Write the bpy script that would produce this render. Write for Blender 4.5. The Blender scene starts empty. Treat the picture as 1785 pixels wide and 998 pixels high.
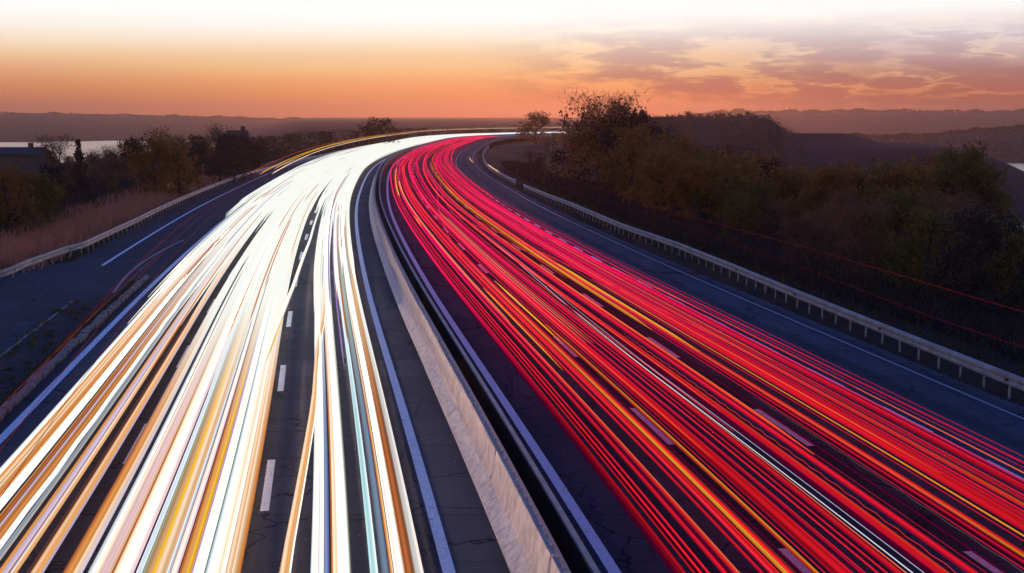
import bpy, math, random
import numpy as np
from mathutils import Vector
random.seed(7); rng = np.random.default_rng(7)
sc = bpy.context.scene
COL = sc.collection
def lin(r, g, b):
    f = lambda c: (c/255)/12.92 if c/255 <= .04045 else ((c/255+.055)/1.055)**2.4
    return (f(r), f(g), f(b), 1)

# ------------------------------------------------------------------ camera
HY = 201.6; FPX = 2100.0; CAMH = 8.5
cam_d = bpy.data.cameras.new('camera'); cam = bpy.data.objects.new('camera', cam_d); COL.objects.link(cam)
cam_d.sensor_width = 36; cam_d.lens = 36*FPX/1785; cam_d.clip_end = 20000; cam_d.clip_start = .1
cam.location = (0, 0, CAMH)
cam.rotation_euler = (math.pi/2 - math.atan((499-HY)/FPX), 0, 0)
sc.camera = cam
# ------------------------------------------------------------------ exposure
sc.view_settings.view_transform = 'Standard'; sc.view_settings.look = 'None'
sc.view_settings.gamma = 1; sc.view_settings.exposure = 0; sc.view_settings.use_curve_mapping = False
sc.cycles.max_bounces = 5; sc.cycles.diffuse_bounces = 2; sc.cycles.glossy_bounces = 2
sc.cycles.transparent_max_bounces = 6; sc.cycles.volume_bounces = 0; sc.cycles.use_denoising = True
# ------------------------------------------------------------------ sky
world = bpy.data.worlds.new('World'); sc.world = world; world.use_nodes = True
W = world.node_tree; W.nodes.clear()
def nd(T, typ, **k):
    n = T.nodes.new(typ)
    for a, b in k.items():
        if a == 'inp':
            for i, v in b.items(): n.inputs[i].default_value = v
        else: setattr(n, a, b)
    return n
def mth(T, op, a, b=None, c=None):
    n = T.nodes.new('ShaderNodeMath'); n.operation = op
    for i, v in enumerate((a, b, c)):
        if v is None: continue
        if isinstance(v, (int, float)): n.inputs[i].default_value = v
        else: T.links.new(v, n.inputs[i])
    return n.outputs[0]
def mixc(T, fac, a, b):
    n = T.nodes.new('ShaderNodeMix'); n.data_type = 'RGBA'
    for i, v in ((0, fac), (6, a), (7, b)):
        if isinstance(v, (int, float, tuple)): n.inputs[i].default_value = v
        else: T.links.new(v, n.inputs[i])
    return n.outputs[2]
def ramp(T, fac, stops, interp='LINEAR'):
    n = T.nodes.new('ShaderNodeValToRGB'); cr = n.color_ramp; cr.interpolation = interp
    while len(cr.elements) < len(stops): cr.elements.new(.5)
    for e, (p, c) in zip(cr.elements, stops): e.position = p; e.color = c
    if fac is not None: T.links.new(fac, n.inputs[0])
    return n.outputs[0]
tc = nd(W, 'ShaderNodeTexCoord'); sp = nd(W, 'ShaderNodeSeparateXYZ'); W.links.new(tc.outputs['Generated'], sp.inputs[0])
el = mth(W, 'MULTIPLY', mth(W, 'ARCSINE', sp.outputs[2]), 180/math.pi)
az = mth(W, 'MULTIPLY', mth(W, 'ARCTAN2', sp.outputs[0], sp.outputs[1]), 180/math.pi)
elp = mth(W, 'DIVIDE', el, 12.0)                    # 0..1 over the lowest twelve degrees
Z1 = (.92, .95, 1.0, 1)
def band(*s): return [(e/12.0, c) for e, c in s]
cen = ramp(W, elp, band((0, lin(238,134,84)), (.9, lin(243,150,92)), (1.6, lin(247,172,110)), (2.2, lin(250,198,140)), (2.75, lin(246,208,164)), (3.3, lin(253,228,198)), (3.9, lin(255,248,236)), (4.6, (1.02,1.02,1,1)), (12, Z1)))
lef = ramp(W, elp, band((0, lin(190,108,84)), (.6, lin(200,120,88)), (1.4, lin(218,144,98)), (2.2, lin(236,176,132)), (2.75, lin(246,206,164)), (3.3, lin(253,230,204)), (4.1, lin(255,248,240)), (4.8, (1.02,1.02,1,1)), (12, Z1)))
rig = ramp(W, elp, band((0, lin(150,76,62)), (.7, lin(166,88,70)), (1.4, lin(178,108,86)), (2.0, lin(180,132,122)), (2.75, lin(212,180,178)), (3.7, lin(226,214,220)), (4.2, lin(252,238,232)), (4.8, (1.02,1.02,1,1)), (12, Z1)))
fl = nd(W, 'ShaderNodeMapRange', interpolation_type='SMOOTHSTEP', inp={1: -26, 2: -6, 3: 1, 4: 0}); W.links.new(az, fl.inputs[0])
fr = nd(W, 'ShaderNodeMapRange', interpolation_type='SMOOTHSTEP', inp={1: 4, 2: 21, 3: 0, 4: 1}); W.links.new(az, fr.inputs[0])
sky = mixc(W, fl.outputs[0], cen, lef); sky = mixc(W, fr.outputs[0], sky, rig)
# clouds: long flat banks low over the right half of the view
cv = nd(W, 'ShaderNodeCombineXYZ'); W.links.new(mth(W, 'MULTIPLY', az, .20), cv.inputs[0]); W.links.new(mth(W, 'MULTIPLY', el, 1.0), cv.inputs[1])
n1 = nd(W, 'ShaderNodeTexNoise', inp={'Scale': 1.2, 'Detail': 9, 'Roughness': .60, 'Distortion': .0}); W.links.new(cv.outputs[0], n1.inputs['Vector'])
n2 = nd(W, 'ShaderNodeTexNoise', inp={'Scale': .8, 'Detail': 3}); cv2 = nd(W, 'ShaderNodeVectorMath', operation='ADD', inp={1: (7.3, 2.1, 4)}); W.links.new(cv.outputs[0], cv2.inputs[0]); W.links.new(cv2.outputs[0], n2.inputs['Vector'])
n2r = nd(W, 'ShaderNodeMapRange', interpolation_type='SMOOTHSTEP', inp={1: .46, 2: .62, 3: .05, 4: 1}); W.links.new(n2.outputs[0], n2r.inputs[0]); n2m = n2r.outputs[0]
cm = nd(W, 'ShaderNodeMapRange', interpolation_type='SMOOTHSTEP', inp={1: .40, 2: .56, 3: 0, 4: 1}); W.links.new(n1.outputs[0], cm.inputs[0])
edge = nd(W, 'ShaderNodeMapRange', interpolation_type='SMOOTHSTEP', inp={1: .40, 2: .46, 3: 0, 4: 1}); W.links.new(n1.outputs[0], edge.inputs[0])
edge2 = nd(W, 'ShaderNodeMapRange', interpolation_type='SMOOTHSTEP', inp={1: .46, 2: .51, 3: 1, 4: 0}); W.links.new(n1.outputs[0], edge2.inputs[0])
ca = nd(W, 'ShaderNodeMapRange', interpolation_type='SMOOTHSTEP', inp={1: -3, 2: 6, 3: 0, 4: 1}); W.links.new(az, ca.inputs[0])
ce = ramp(W, elp, band((0, (0,0,0,1)), (.5, (.5,.5,.5,1)), (1.2, (1,1,1,1)), (3.4, (.8,.8,.8,1)), (4.6, (.25,.25,.25,1)), (5.4, (.05,.05,.05,1)), (9, (0,0,0,1))))
msk = mth(W, 'MULTIPLY', ca.outputs[0], ce)
ccol = ramp(W, elp, band((0, lin(160,82,70)), (1.0, lin(180,98,82)), (1.9, lin(168,118,112)), (3.0, lin(190,166,170)), (4.6, lin(238,236,240)), (12, lin(245,246,250))))
lcol = ramp(W, elp, band((0, lin(240,150,100)), (1.2, lin(252,170,112)), (2.3, lin(254,214,165)), (3.6, lin(255,245,228)), (12, (1,1,1,1))))
sky = mixc(W, mth(W, 'MULTIPLY', mth(W, 'MULTIPLY', edge.outputs[0], edge2.outputs[0]), mth(W, 'MULTIPLY', mth(W, 'MULTIPLY', msk, n2m), .7)), sky, lcol)
sky = mixc(W, mth(W, 'MULTIPLY', mth(W, 'MULTIPLY', cm.outputs[0], msk), .85), sky, ccol)
# above the bright band the dusk sky goes over to blue
hi = ramp(W, mth(W, 'DIVIDE', el, 90.0), [(0, Z1), (.07, Z1), (.13, (.24,.38,.80,1)), (.26, (.04,.13,.50,1)), (1, (.015,.065,.34,1))], 'EASE')
fh = nd(W, 'ShaderNodeMapRange', interpolation_type='SMOOTHSTEP', inp={1: 6.0, 2: 11, 3: 0, 4: 1}); W.links.new(el, fh.inputs[0])
sky = mixc(W, fh.outputs[0], sky, hi)
bg = nd(W, 'ShaderNodeBackground', inp={1: 1.05}); W.links.new(sky, bg.inputs[0])
wo = nd(W, 'ShaderNodeOutputWorld'); W.links.new(bg.outputs[0], wo.inputs[0])
# ------------------------------------------------------------------ sun, just at the horizon
sd = bpy.data.lights.new('sun', 'SUN'); sun = bpy.data.objects.new('sun', sd); COL.objects.link(sun)
sd.energy = .34; sd.angle = math.radians(6); sd.color = (1, .42, .22)
sun.rotation_euler = (math.radians(90-4), 0, math.radians(180-3))   # shines from behind the far bend

# ------------------------------------------------------------------ helpers
def tag(o, label=None, cat=None, group=None, kind=None):
    for k, v in (('label', label), ('category', cat), ('group', group), ('kind', kind)):
        if v: o[k] = v
    return o
def mesh(name, V, F, mat, parent=None, smooth=False, loc=None, cols=None):
    me = bpy.data.meshes.new(name)
    V = np.asarray(V, dtype=np.float32).reshape(-1, 3)
    if isinstance(F, np.ndarray):
        k = F.shape[1]; n = len(F)
        me.vertices.add(len(V)); me.vertices.foreach_set('co', V.ravel())
        me.loops.add(n*k); me.loops.foreach_set('vertex_index', F.astype(np.int32).ravel())
        me.polygons.add(n); me.polygons.foreach_set('loop_start', np.arange(0, n*k, k, dtype=np.int32))
        me.update(calc_edges=True); me.validate()
    else:
        me.from_pydata(V.tolist(), [], F); me.update()
    if cols is not None:
        a = me.color_attributes.new('Col', 'FLOAT_COLOR', 'POINT')
        c = np.ones((len(V), 4), np.float32); c[:, :3] = cols; a.data.foreach_set('color', c.ravel())
    if smooth: me.polygons.foreach_set('use_smooth', np.ones(len(me.polygons), bool))
    if mat is not None: me.materials.append(mat)
    o = bpy.data.objects.new(name, me); COL.objects.link(o)
    if parent is not None: o.parent = parent
    if loc is not None: o.location = loc
    return o
def empty(name, loc=(0,0,0), rz=0):
    o = bpy.data.objects.new(name, None); COL.objects.link(o); o.location = loc; o.rotation_euler[2] = rz
    o.empty_display_size = .3
    return o
def sm(t): t = np.clip(t, 0, 1); return t*t*(3-2*t)

# ------------------------------------------------------------------ the road's course (metres; s along, u to the right)
KN = [-90,0,30,60,90,120,150,187,225,262,300,337,375,420,465,520,700]
KV = [-0.00018,-0.00018,-0.00089,0.0007,0.00042,0.00093,0.0002,0.00072,0.0009,0.00061,0.00079,0.00029,-0.00045,0.00217,0.00441,0.00478,0.00478]
DS = 2.0; NS = 400; S0 = -90.0
SV = S0 + DS*np.arange(NS)
_k = np.interp(SV, KN, KV); HD = np.cumsum(_k)*DS; _i0 = int(-S0/DS); HD = HD - HD[_i0] - 0.13778
CX = np.cumsum(np.sin(HD))*DS; CY = np.cumsum(np.cos(HD))*DS
CX = CX - CX[_i0] + 5.63449; CY = CY - CY[_i0] - 3.9295
def pt(s, u):
    s = np.asarray(s, float)
    x = np.interp(s, SV, CX); y = np.interp(s, SV, CY); h = np.interp(s, SV, HD)
    return x+np.cos(h)*u, y-np.sin(h)*u
def head(s): return float(np.interp(s, SV, HD))
def su(x, y):
    x = np.asarray(x, float).ravel(); y = np.asarray(y, float).ravel()
    S = np.empty(len(x)); U = np.empty(len(x))
    for a in range(0, len(x), 5000):
        X = x[a:a+5000, None]; Y = y[a:a+5000, None]
        i = ((X-CX)**2+(Y-CY)**2).argmin(1)
        dx = X[:, 0]-CX[i]; dy = Y[:, 0]-CY[i]
        al = dx*np.sin(HD[i])+dy*np.cos(HD[i]); la = dx*np.cos(HD[i])-dy*np.sin(HD[i])
        S[a:a+5000] = SV[i]+np.clip(al, -1, 1)
        U[a:a+5000] = np.where(np.abs(al) > 3, np.sign(la)*np.hypot(al, la), la)
    return S, U
def ground(x, y):
    shp = np.shape(x); x = np.asarray(x, float).ravel(); y = np.asarray(y, float).ravel()
    S, U = su(x, y); D = np.hypot(x, y); px = 892.5+FPX*x/np.maximum(y, 1)
    px = np.where(y < 5, np.where(x < 0, -4000, 6000), px)
    Lf = 26+50*(1-sm((S-62)/30))
    zl = -.15-4.5*sm((-U-Lf)/28)-33*sm((-U-Lf-60)/240)
    keep = sm((px-330)/230)*sm((D-180)/160)
    zl = zl*(1-keep)-1.2*keep
    zr = -.15-5.5*sm((U-20)/26)-34*sm((U-60)/115)
    keepr = sm((1330-px)/150)*sm((D-230)/120)
    zr = zr*(1-keepr)-1.5*keepr
    edge = 113+4*np.sin(y/17.)+3*np.sin(y/7.3)
    hz = -1.5+8.8*sm((y-330)/110)*sm((U-24)/40)*(1-.9*sm((y-560)/200))+.8*np.sin(x/11.)*np.sin(y/19.)
    hz = -37+(37+hz)*sm((edge+6-x*450/np.maximum(y,1))/30)*sm((y-290)/60)
    zr = np.where((y > 290) & (U > 22), np.maximum(zr, hz), zr)
    drop = sm((px-1335)/90)*sm((D-470)/110); zl = zl*(1-drop)-37*drop
    z = np.where(U < 0, zl, zr)
    z = z + np.where((np.abs(U) > 30), .5*np.sin(x/9.+1)*np.sin(y/13.), 0)*sm((np.abs(U)-30)/20)
    wob = 30*np.sin(px/37.)+14*np.sin(px/13.+2)
    # far shores
    rr = -37+ (37-17.5+10.5*sm((px-1560)/220))*sm((D-930-.6*wob-130*sm((px-1550)/200))/500)*sm((px-1330)/90)
    rr = np.where(D > 1700, rr-(14)*sm((D-1700)/500), rr)
    fr_ = -37+55*sm((D-2500-2*wob)/1500)*sm((px-1100)/160)+np.where(D > 3400, 1.0*np.sin(px/7.)+1.5*np.sin(px/57.), 0)
    top = np.interp(px, [-9999, 80, 250, 400, 520, 700], [14, 13.5, 7, 1, -8, -24])
    fl_ = -37+(37+top)*np.clip((D-1900+wob)/2500, 0, 1)*(1-sm((px-560)/260))
    z = np.where(D > 700, np.maximum.reduce([z, rr, fr_, fl_]), z)
    z = np.where((px > 560) & (px < 1330) & (D > 600), np.maximum(z, -2-6*sm((D-900)/2000)), z)
    return z.reshape(shp)

# ------------------------------------------------------------------ materials
def mat(name, base=(.3,.3,.3), rough=.8, noise=None, metal=0, bump=0, bscale=30, spec=.5, ang=None):
    """noise = (scale, colour2, detail, low, high)"""
    m = bpy.data.materials.new(name); m.use_nodes = True; T = m.node_tree; b = T.nodes['Principled BSDF']
    b.inputs['Base Color'].default_value = (*base, 1); b.inputs['Roughness'].default_value = rough
    b.inputs['Metallic'].default_value = metal; b.inputs['Specular IOR Level'].default_value = spec
    geo = nd(T, 'ShaderNodeNewGeometry')
    if noise:
        n = nd(T, 'ShaderNodeTexNoise', inp={'Scale': noise[0], 'Detail': noise[2], 'Roughness': .6}); T.links.new(geo.outputs['Position'], n.inputs['Vector'])
        mr = nd(T, 'ShaderNodeMapRange', inp={1: noise[3], 2: noise[4]}); T.links.new(n.outputs[0], mr.inputs[0])
        T.links.new(mixc(T, mr.outputs[0], (*base, 1), (*noise[1], 1)), b.inputs['Base Color'])
    if bump:
        n = nd(T, 'ShaderNodeTexNoise', inp={'Scale': bscale, 'Detail': 4}); T.links.new(geo.outputs['Position'], n.inputs['Vector'])
        bp = nd(T, 'ShaderNodeBump', inp={0: bump, 1: .02}); T.links.new(n.outputs[0], bp.inputs['Height']); T.links.new(bp.outputs[0], b.inputs['Normal'])
    return m
def asphalt(name, c1, c2):
    m = bpy.data.materials.new(name); m.use_nodes = True; T = m.node_tree; b = T.nodes['Principled BSDF']
    geo = nd(T, 'ShaderNodeNewGeometry'); P = geo.outputs['Position']
    big = nd(T, 'ShaderNodeTexNoise', inp={'Scale': .35, 'Detail': 6, 'Roughness': .65}); T.links.new(P, big.inputs['Vector'])
    fine = nd(T, 'ShaderNodeTexNoise', inp={'Scale': 38, 'Detail': 3, 'Roughness': .8}); T.links.new(P, fine.inputs['Vector'])
    vo = nd(T, 'ShaderNodeTexVoronoi', inp={'Scale': 24}); T.links.new(P, vo.inputs['Vector'])
    cr = nd(T, 'ShaderNodeTexVoronoi', feature='DISTANCE_TO_EDGE', inp={'Scale': .33}); 
    wv = nd(T, 'ShaderNodeTexNoise', inp={'Scale': 1.2, 'Detail': 5}); T.links.new(P, wv.inputs['Vector'])
    va = nd(T, 'ShaderNodeVectorMath', operation='MULTIPLY_ADD', inp={1: (1.3,1.3,0)}); T.links.new(wv.outputs['Color'], va.inputs[0]); T.links.new(P, va.inputs[2]); T.links.new(va.outputs[0], cr.inputs['Vector'])
    col = mixc(T, ramp(T, big.outputs[0], [(.3, (0,0,0,1)), (.72, (1,1,1,1))]), (*c1, 1), (*c2, 1))
    col = mixc(T, ramp(T, fine.outputs[0], [(.38, (.0,0,0,1)), (.66, (.85,.85,.85,1))]), col, tuple(min(1, 2.4*v) for v in c2)+(1,))
    col = mixc(T, ramp(T, vo.outputs['Color'], [(.90, (0,0,0,1)), (.97, (1,1,1,1))]), col, (.30,.27,.25,1))
    col = mixc(T, ramp(T, cr.outputs['Distance'], [(0, (.85,.85,.85,1)), (.012, (0,0,0,1))]), col, (.008,.008,.009,1))
    la = nd(T, 'ShaderNodeAttribute', attribute_name='lateral'); wob = mth(T, 'MULTIPLY', big.outputs[0], 3.0)
    tr_ = mth(T, 'SINE', mth(T, 'ADD', mth(T, 'MULTIPLY', la.outputs['Fac'], 2*math.pi/1.785), wob))
    wear = nd(T, 'ShaderNodeMapRange', inp={1: -.2, 2: 1, 3: 0, 4: .42}); T.links.new(tr_, wear.inputs[0])
    col = mixc(T, wear.outputs[0], col, (.014,.014,.017,1))
    pn = nd(T, 'ShaderNodeTexBrick', inp={'Scale': .09, 'Mortar Size': .004, 'Bias': 0}); pn.inputs['Color1'].default_value = (.6,.6,.6,1); pn.inputs['Color2'].default_value = (1.15,1.15,1.15,1); pn.inputs['Mortar'].default_value = (.3,.3,.3,1); T.links.new(P, pn.inputs['Vector'])
    mu = nd(T, 'ShaderNodeMix', data_type='RGBA', blend_type='MULTIPLY', inp={0: .45}); T.links.new(col, mu.inputs[6]); T.links.new(pn.outputs[0], mu.inputs[7]); col = mu.outputs[2]
    T.links.new(col, b.inputs['Base Color']); b.inputs['Roughness'].default_value = .9; b.inputs['Specular IOR Level'].default_value = .03
    bp = nd(T, 'ShaderNodeBump', inp={0: .7, 1: .012}); T.links.new(fine.outputs[0], bp.inputs['Height']); T.links.new(bp.outputs[0], b.inputs['Normal'])
    return m
M = {}
M['asphalt'] = asphalt('asphalt', (.046,.048,.060), (.068,.069,.080))
M['old_asphalt'] = asphalt('old_asphalt', (.046,.050,.062), (.080,.084,.096))
M['island'] = asphalt('island_paving', (.040,.034,.038), (.075,.062,.062))
def paint(name, c):
    m = bpy.data.materials.new(name); m.use_nodes = True; T = m.node_tree; b = T.nodes['Principled BSDF']
    geo = nd(T, 'ShaderNodeNewGeometry'); P = geo.outputs['Position']
    a = nd(T, 'ShaderNodeTexNoise', inp={'Scale': 16, 'Detail': 6, 'Roughness': .75}); T.links.new(P, a.inputs['Vector'])
    a2 = nd(T, 'ShaderNodeTexNoise', inp={'Scale': .8, 'Detail': 3}); T.links.new(P, a2.inputs['Vector'])
    cr = nd(T, 'ShaderNodeTexVoronoi', feature='DISTANCE_TO_EDGE', inp={'Scale': 4.5}); T.links.new(P, cr.inputs['Vector'])
    worn = mth(T, 'ADD', a.outputs[0], mth(T, 'MULTIPLY', a2.outputs[0], .25))
    col = mixc(T, ramp(T, worn, [(.72, (0,0,0,1)), (.80, (1,1,1,1))]), c, (.06,.06,.07,1))
    col = mixc(T, ramp(T, cr.outputs['Distance'], [(0, (.6,.6,.6,1)), (.03, (0,0,0,1))]), col, (.12,.12,.14,1))
    T.links.new(col, b.inputs['Base Color']); b.inputs['Roughness'].default_value = .6
    return m
M['paint'] = paint('white_paint', (.88,.88,.88,1)); M['faded_paint'] = paint('faded_paint', (.30,.31,.33,1))
M['concrete'] = mat('concrete', (.66,.50,.44), .9, (3.2, (.34,.28,.26), 8, .38, .72), bump=.8, bscale=14)
M['rough_concrete'] = mat('rough_concrete', (.86,.72,.58), .92, (5.5, (.50,.42,.34), 8, .42, .7), bump=1, bscale=9)
M['stone'] = mat('kerb_stone', (.30,.28,.24), .9, (6, (.13,.12,.09), 6, .35, .7), bump=1, bscale=18)
M['galv'] = mat('galvanised_steel', (.42,.36,.31), .6, (2.2, (.20,.15,.12), 8, .35, .75), metal=.15, bump=.15, bscale=6)
M['dark_steel'] = mat('dark_steel', (.025,.022,.022), .6, (4, (.05,.04,.04), 4, .4, .8), metal=.2)
M['cap'] = mat('cap_steel', (.10,.11,.15), .5, (7, (.22,.20,.22), 5, .4, .75), metal=.4)
M['soil'] = mat('terrain_soil', (.014,.016,.014), 1, (.022, (.085,.050,.038), 14, .42, .66), bump=.6, bscale=.8, spec=.1)
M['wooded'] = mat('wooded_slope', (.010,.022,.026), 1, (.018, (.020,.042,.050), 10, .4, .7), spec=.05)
M['bark'] = mat('bark', (.035,.026,.020), .95, (8, (.06,.045,.035), 4, .4, .7), spec=.1)
M['wall'] = mat('house_wall', (.07,.05,.045), .9, (2, (.10,.07,.06), 4, .4, .7))
M['roof'] = mat('roof_sheet', (.10,.045,.035), .8, (3, (.06,.03,.026), 4, .4, .7))
M['darkroof'] = mat('dark_roof', (.035,.028,.032), .8, (3, (.055,.04,.04), 4, .4, .7))
M['glass'] = mat('window_glass', (.03,.035,.05), .15)
M['palewall'] = mat('pale_wall', (.62,.50,.42), .8, (2, (.5,.4,.35), 3, .4, .7))
M['reflector'] = mat('reflector_housing', (.12,.02,.02), .4)
M['redwhite'] = mat('marker_red', (.55,.03,.03), .5); M['white'] = mat('marker_white', (.75,.75,.75), .5)
def leafmat(name, ca, cb, cc):
    m = bpy.data.materials.new(name); m.use_nodes = True; T = m.node_tree; b = T.nodes['Principled BSDF']
    oi = nd(T, 'ShaderNodeObjectInfo'); geo = nd(T, 'ShaderNodeNewGeometry')
    n = nd(T, 'ShaderNodeTexNoise', inp={'Scale': .45, 'Detail': 4}); T.links.new(geo.outputs['Position'], n.inputs['Vector'])
    c = mixc(T, oi.outputs['Random'], (*ca, 1), (*cb, 1))
    c = mixc(T, ramp(T, mth(T, 'ADD', mth(T, 'MULTIPLY', geo.outputs['Random Per Island'], .4), mth(T, 'MULTIPLY', n.outputs[0], .7)), [(.35, (0,0,0,1)), (.8, (1,1,1,1))]), c, (*cc, 1))
    T.links.new(c, b.inputs['Base Color']); b.inputs['Roughness'].default_value = .8; b.inputs['Specular IOR Level'].default_value = .15
    tr = nd(T, 'ShaderNodeBsdfTranslucent'); T.links.new(c, tr.inputs[0]); mx = nd(T, 'ShaderNodeMixShader', inp={0: .5})
    T.links.new(b.outputs[0], mx.inputs[1]); T.links.new(tr.outputs[0], mx.inputs[2])
    T.links.new(mx.outputs[0], T.nodes['Material Output'].inputs[0])
    return m
M['olive'] = leafmat('olive_leaves', (.13,.115,.028), (.19,.105,.028), (.08,.08,.022))
M['rust'] = leafmat('rust_leaves', (.36,.14,.032), (.27,.10,.028), (.15,.09,.024))
M['backlit'] = leafmat('haze_tinted_autumn_leaves', (.62,.27,.10), (.55,.24,.09), (.40,.17,.07)); M['backlit'].node_tree.nodes['Mix Shader'].inputs[0].default_value = .8  # autumn orange brightened: hazy backlight of the crowns put into the leaf colour
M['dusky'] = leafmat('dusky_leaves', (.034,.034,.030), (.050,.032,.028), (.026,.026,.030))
M['twig'] = leafmat('bare_twigs', (.15,.075,.045), (.19,.090,.048), (.11,.062,.042))
M['drygrass'] = leafmat('dry_grass', (.60,.19,.10), (.50,.16,.09), (.60,.26,.14))
M['darkgrass'] = leafmat('dull_verge_grass', (.085,.058,.036), (.07,.052,.034), (.12,.08,.045))
M['greengrass'] = leafmat('verge_grass', (.05,.055,.018), (.07,.06,.02), (.12,.10,.03))
# water
m = bpy.data.materials.new('river_water'); m.use_nodes = True; T = m.node_tree; b = T.nodes['Principled BSDF']
b.inputs['Base Color'].default_value = (.05,.04,.05,1); b.inputs['Roughness'].default_value = .16; b.inputs['Specular IOR Level'].default_value = .9
geo = nd(T, 'ShaderNodeNewGeometry'); n = nd(T, 'ShaderNodeTexNoise', inp={'Scale': .12, 'Detail': 5}); T.links.new(geo.outputs['Position'], n.inputs['Vector'])
bp = nd(T, 'ShaderNodeBump', inp={0: .25, 1: 1.0}); T.links.new(n.outputs[0], bp.inputs['Height']); T.links.new(bp.outputs[0], b.inputs['Normal'])
M['water'] = m
# glowing trail: lamp colour stored along and across the strand, dark edges imitate a halo
m = bpy.data.materials.new('lamp_glow'); m.use_nodes = True; T = m.node_tree; T.nodes.clear()
at = nd(T, 'ShaderNodeAttribute', attribute_name='Col'); em = nd(T, 'ShaderNodeEmission', inp={1: 1.0}); T.links.new(at.outputs['Color'], em.inputs[0])
ou = nd(T, 'ShaderNodeOutputMaterial'); T.links.new(em.outputs[0], ou.inputs[0]); M['glow'] = m

# ------------------------------------------------------------------ terrain, water
def grid_terrain():
    rs = np.concatenate([np.linspace(4, 120, 40), np.geomspace(123, 900, 110), np.geomspace(915, 7000, 75)])
    aa = np.concatenate([np.linspace(-180, -34, 30), np.linspace(-33, 33, 265), np.linspace(34, 180, 30)])*math.pi/180
    R, A = np.meshgrid(rs, aa, indexing='ij'); X = R*np.sin(A); Y = R*np.cos(A)
    Z = ground(X, Y); nr, na = R.shape
    V = np.stack([X, Y, Z], -1).reshape(-1, 3)
    i, j = np.meshgrid(np.arange(nr-1), np.arange(na-1), indexing='ij'); a = (i*na+j).ravel()
    F = np.stack([a, a+1, a+na+1, a+na], 1)
    c = len(V); V = np.vstack([V, [[0, 0, -.15]]])
    me = mesh('ground', V, F, M['soil'], smooth=True)
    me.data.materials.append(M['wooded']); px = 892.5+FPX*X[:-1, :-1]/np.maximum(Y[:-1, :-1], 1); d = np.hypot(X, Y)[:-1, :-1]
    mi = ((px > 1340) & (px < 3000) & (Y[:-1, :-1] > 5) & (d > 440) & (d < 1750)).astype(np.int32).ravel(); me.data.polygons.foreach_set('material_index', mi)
    return tag(me, kind='structure')
grid_terrain()
w = mesh('river', [(-6900,-200,-33), (6900,-200,-33), (6900,6950,-33), (-6900,6950,-33)], [(0,1,2,3)], M['water']); tag(w, kind='structure')

# ------------------------------------------------------------------ road sheets and markings
def ribbon(s0, s1, ua, ub, z, step=2.0, cross=1):
    n = max(2, int(round((s1-s0)/step))+1); s = np.linspace(s0, s1, n)
    fa = ua if callable(ua) else (lambda q: np.full_like(q, ua)); fb = ub if callable(ub) else (lambda q: np.full_like(q, ub))
    V = []
    for k in range(cross+1):
        u = fa(s)+(fb(s)-fa(s))*k/cross; x, y = pt(s, u); V.append(np.stack([x, y, np.full(n, z)], 1))
    V = np.stack(V, 1).reshape(-1, 3); c = cross+1
    i, j = np.meshgrid(np.arange(n-1), np.arange(cross), indexing='ij'); a = (i*c+j).ravel()
    return V, np.stack([a, a+1, a+c+1, a+c], 1)
V, F = ribbon(-80, 650, -14.62, 15.0, 0, 3, 12)
road = tag(mesh('motorway', V, F, M['asphalt']), kind='structure')
_S, _U = su(V[:, 0], V[:, 1]); _a = road.data.attributes.new('lateral', 'FLOAT', 'POINT'); _a.data.foreach_set('value', _U.astype(np.float32))
# slip road that leaves on the left
lft = lambda s: -np.interp(s, [20, 60, 70, 78, 300], [62, 52, 27, 20.0, 19.2])
V, F = ribbon(14, 66, lft, lambda s: np.full_like(s, -14.63), -.006, 2, 8)
V2, F2 = ribbon(66, 300, lft, lambda s: np.full_like(s, -14.6), -.006, 3, 2)
ramp_ = tag(mesh('slip_road', np.vstack([V, V2]), np.vstack([F, F2+len(V)]), M['old_asphalt']), kind='structure')
V, F = ribbon(14, 66.5, lambda s: np.interp(s, [14, 60, 66.5], [-16.72, -16.72, -14.8]), lambda s: np.full_like(s, -14.6), .03, 2, 2)
tag(mesh('traffic_island', V, F, M['island']), kind='structure')
def line(name, s0, s1, u, w, m=None, z=.006, parent=None):
    uu = u if callable(u) else (lambda q: np.full_like(q, u))
    V, F = ribbon(s0, s1, lambda q: uu(q)-w/2, lambda q: uu(q)+w/2, z, 1.5 if s1-s0 > 10 else 2)
    return mesh(name, V, F, m or M['paint'], parent or road)
line('edge_line', -40, 648, 0, .24); line('edge_line', -40, 648, -3.08, .24)
line('edge_line', -40, 600, -13.85, .24)
line('edge_line', -40, 600, 14.2, .12, M['faded_paint'])
line('edge_line', 76, 300, -17.85, .2, M['paint'], .004, ramp_)
line('edge_line', 62, 90, lambda s: -14.9-.9*np.sin((s-60)/10.), .12, M['faded_paint'], .006, ramp_)
for u, ph, n in ((-6.68, 30.5, 26), (-10.2, 23.0, 26), (3.57, 34.3, 26), (7.12, 33.6, 26)):
    for k in range(-2, n):
        s = ph+11.7*k
        if s > 2: line('lane_dash', s, s+4.0, u, .19)
for k in range(60):
    line('lane_dash', 12+5.6*k, 14.9+5.6*k, 10.9, .14)

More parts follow.
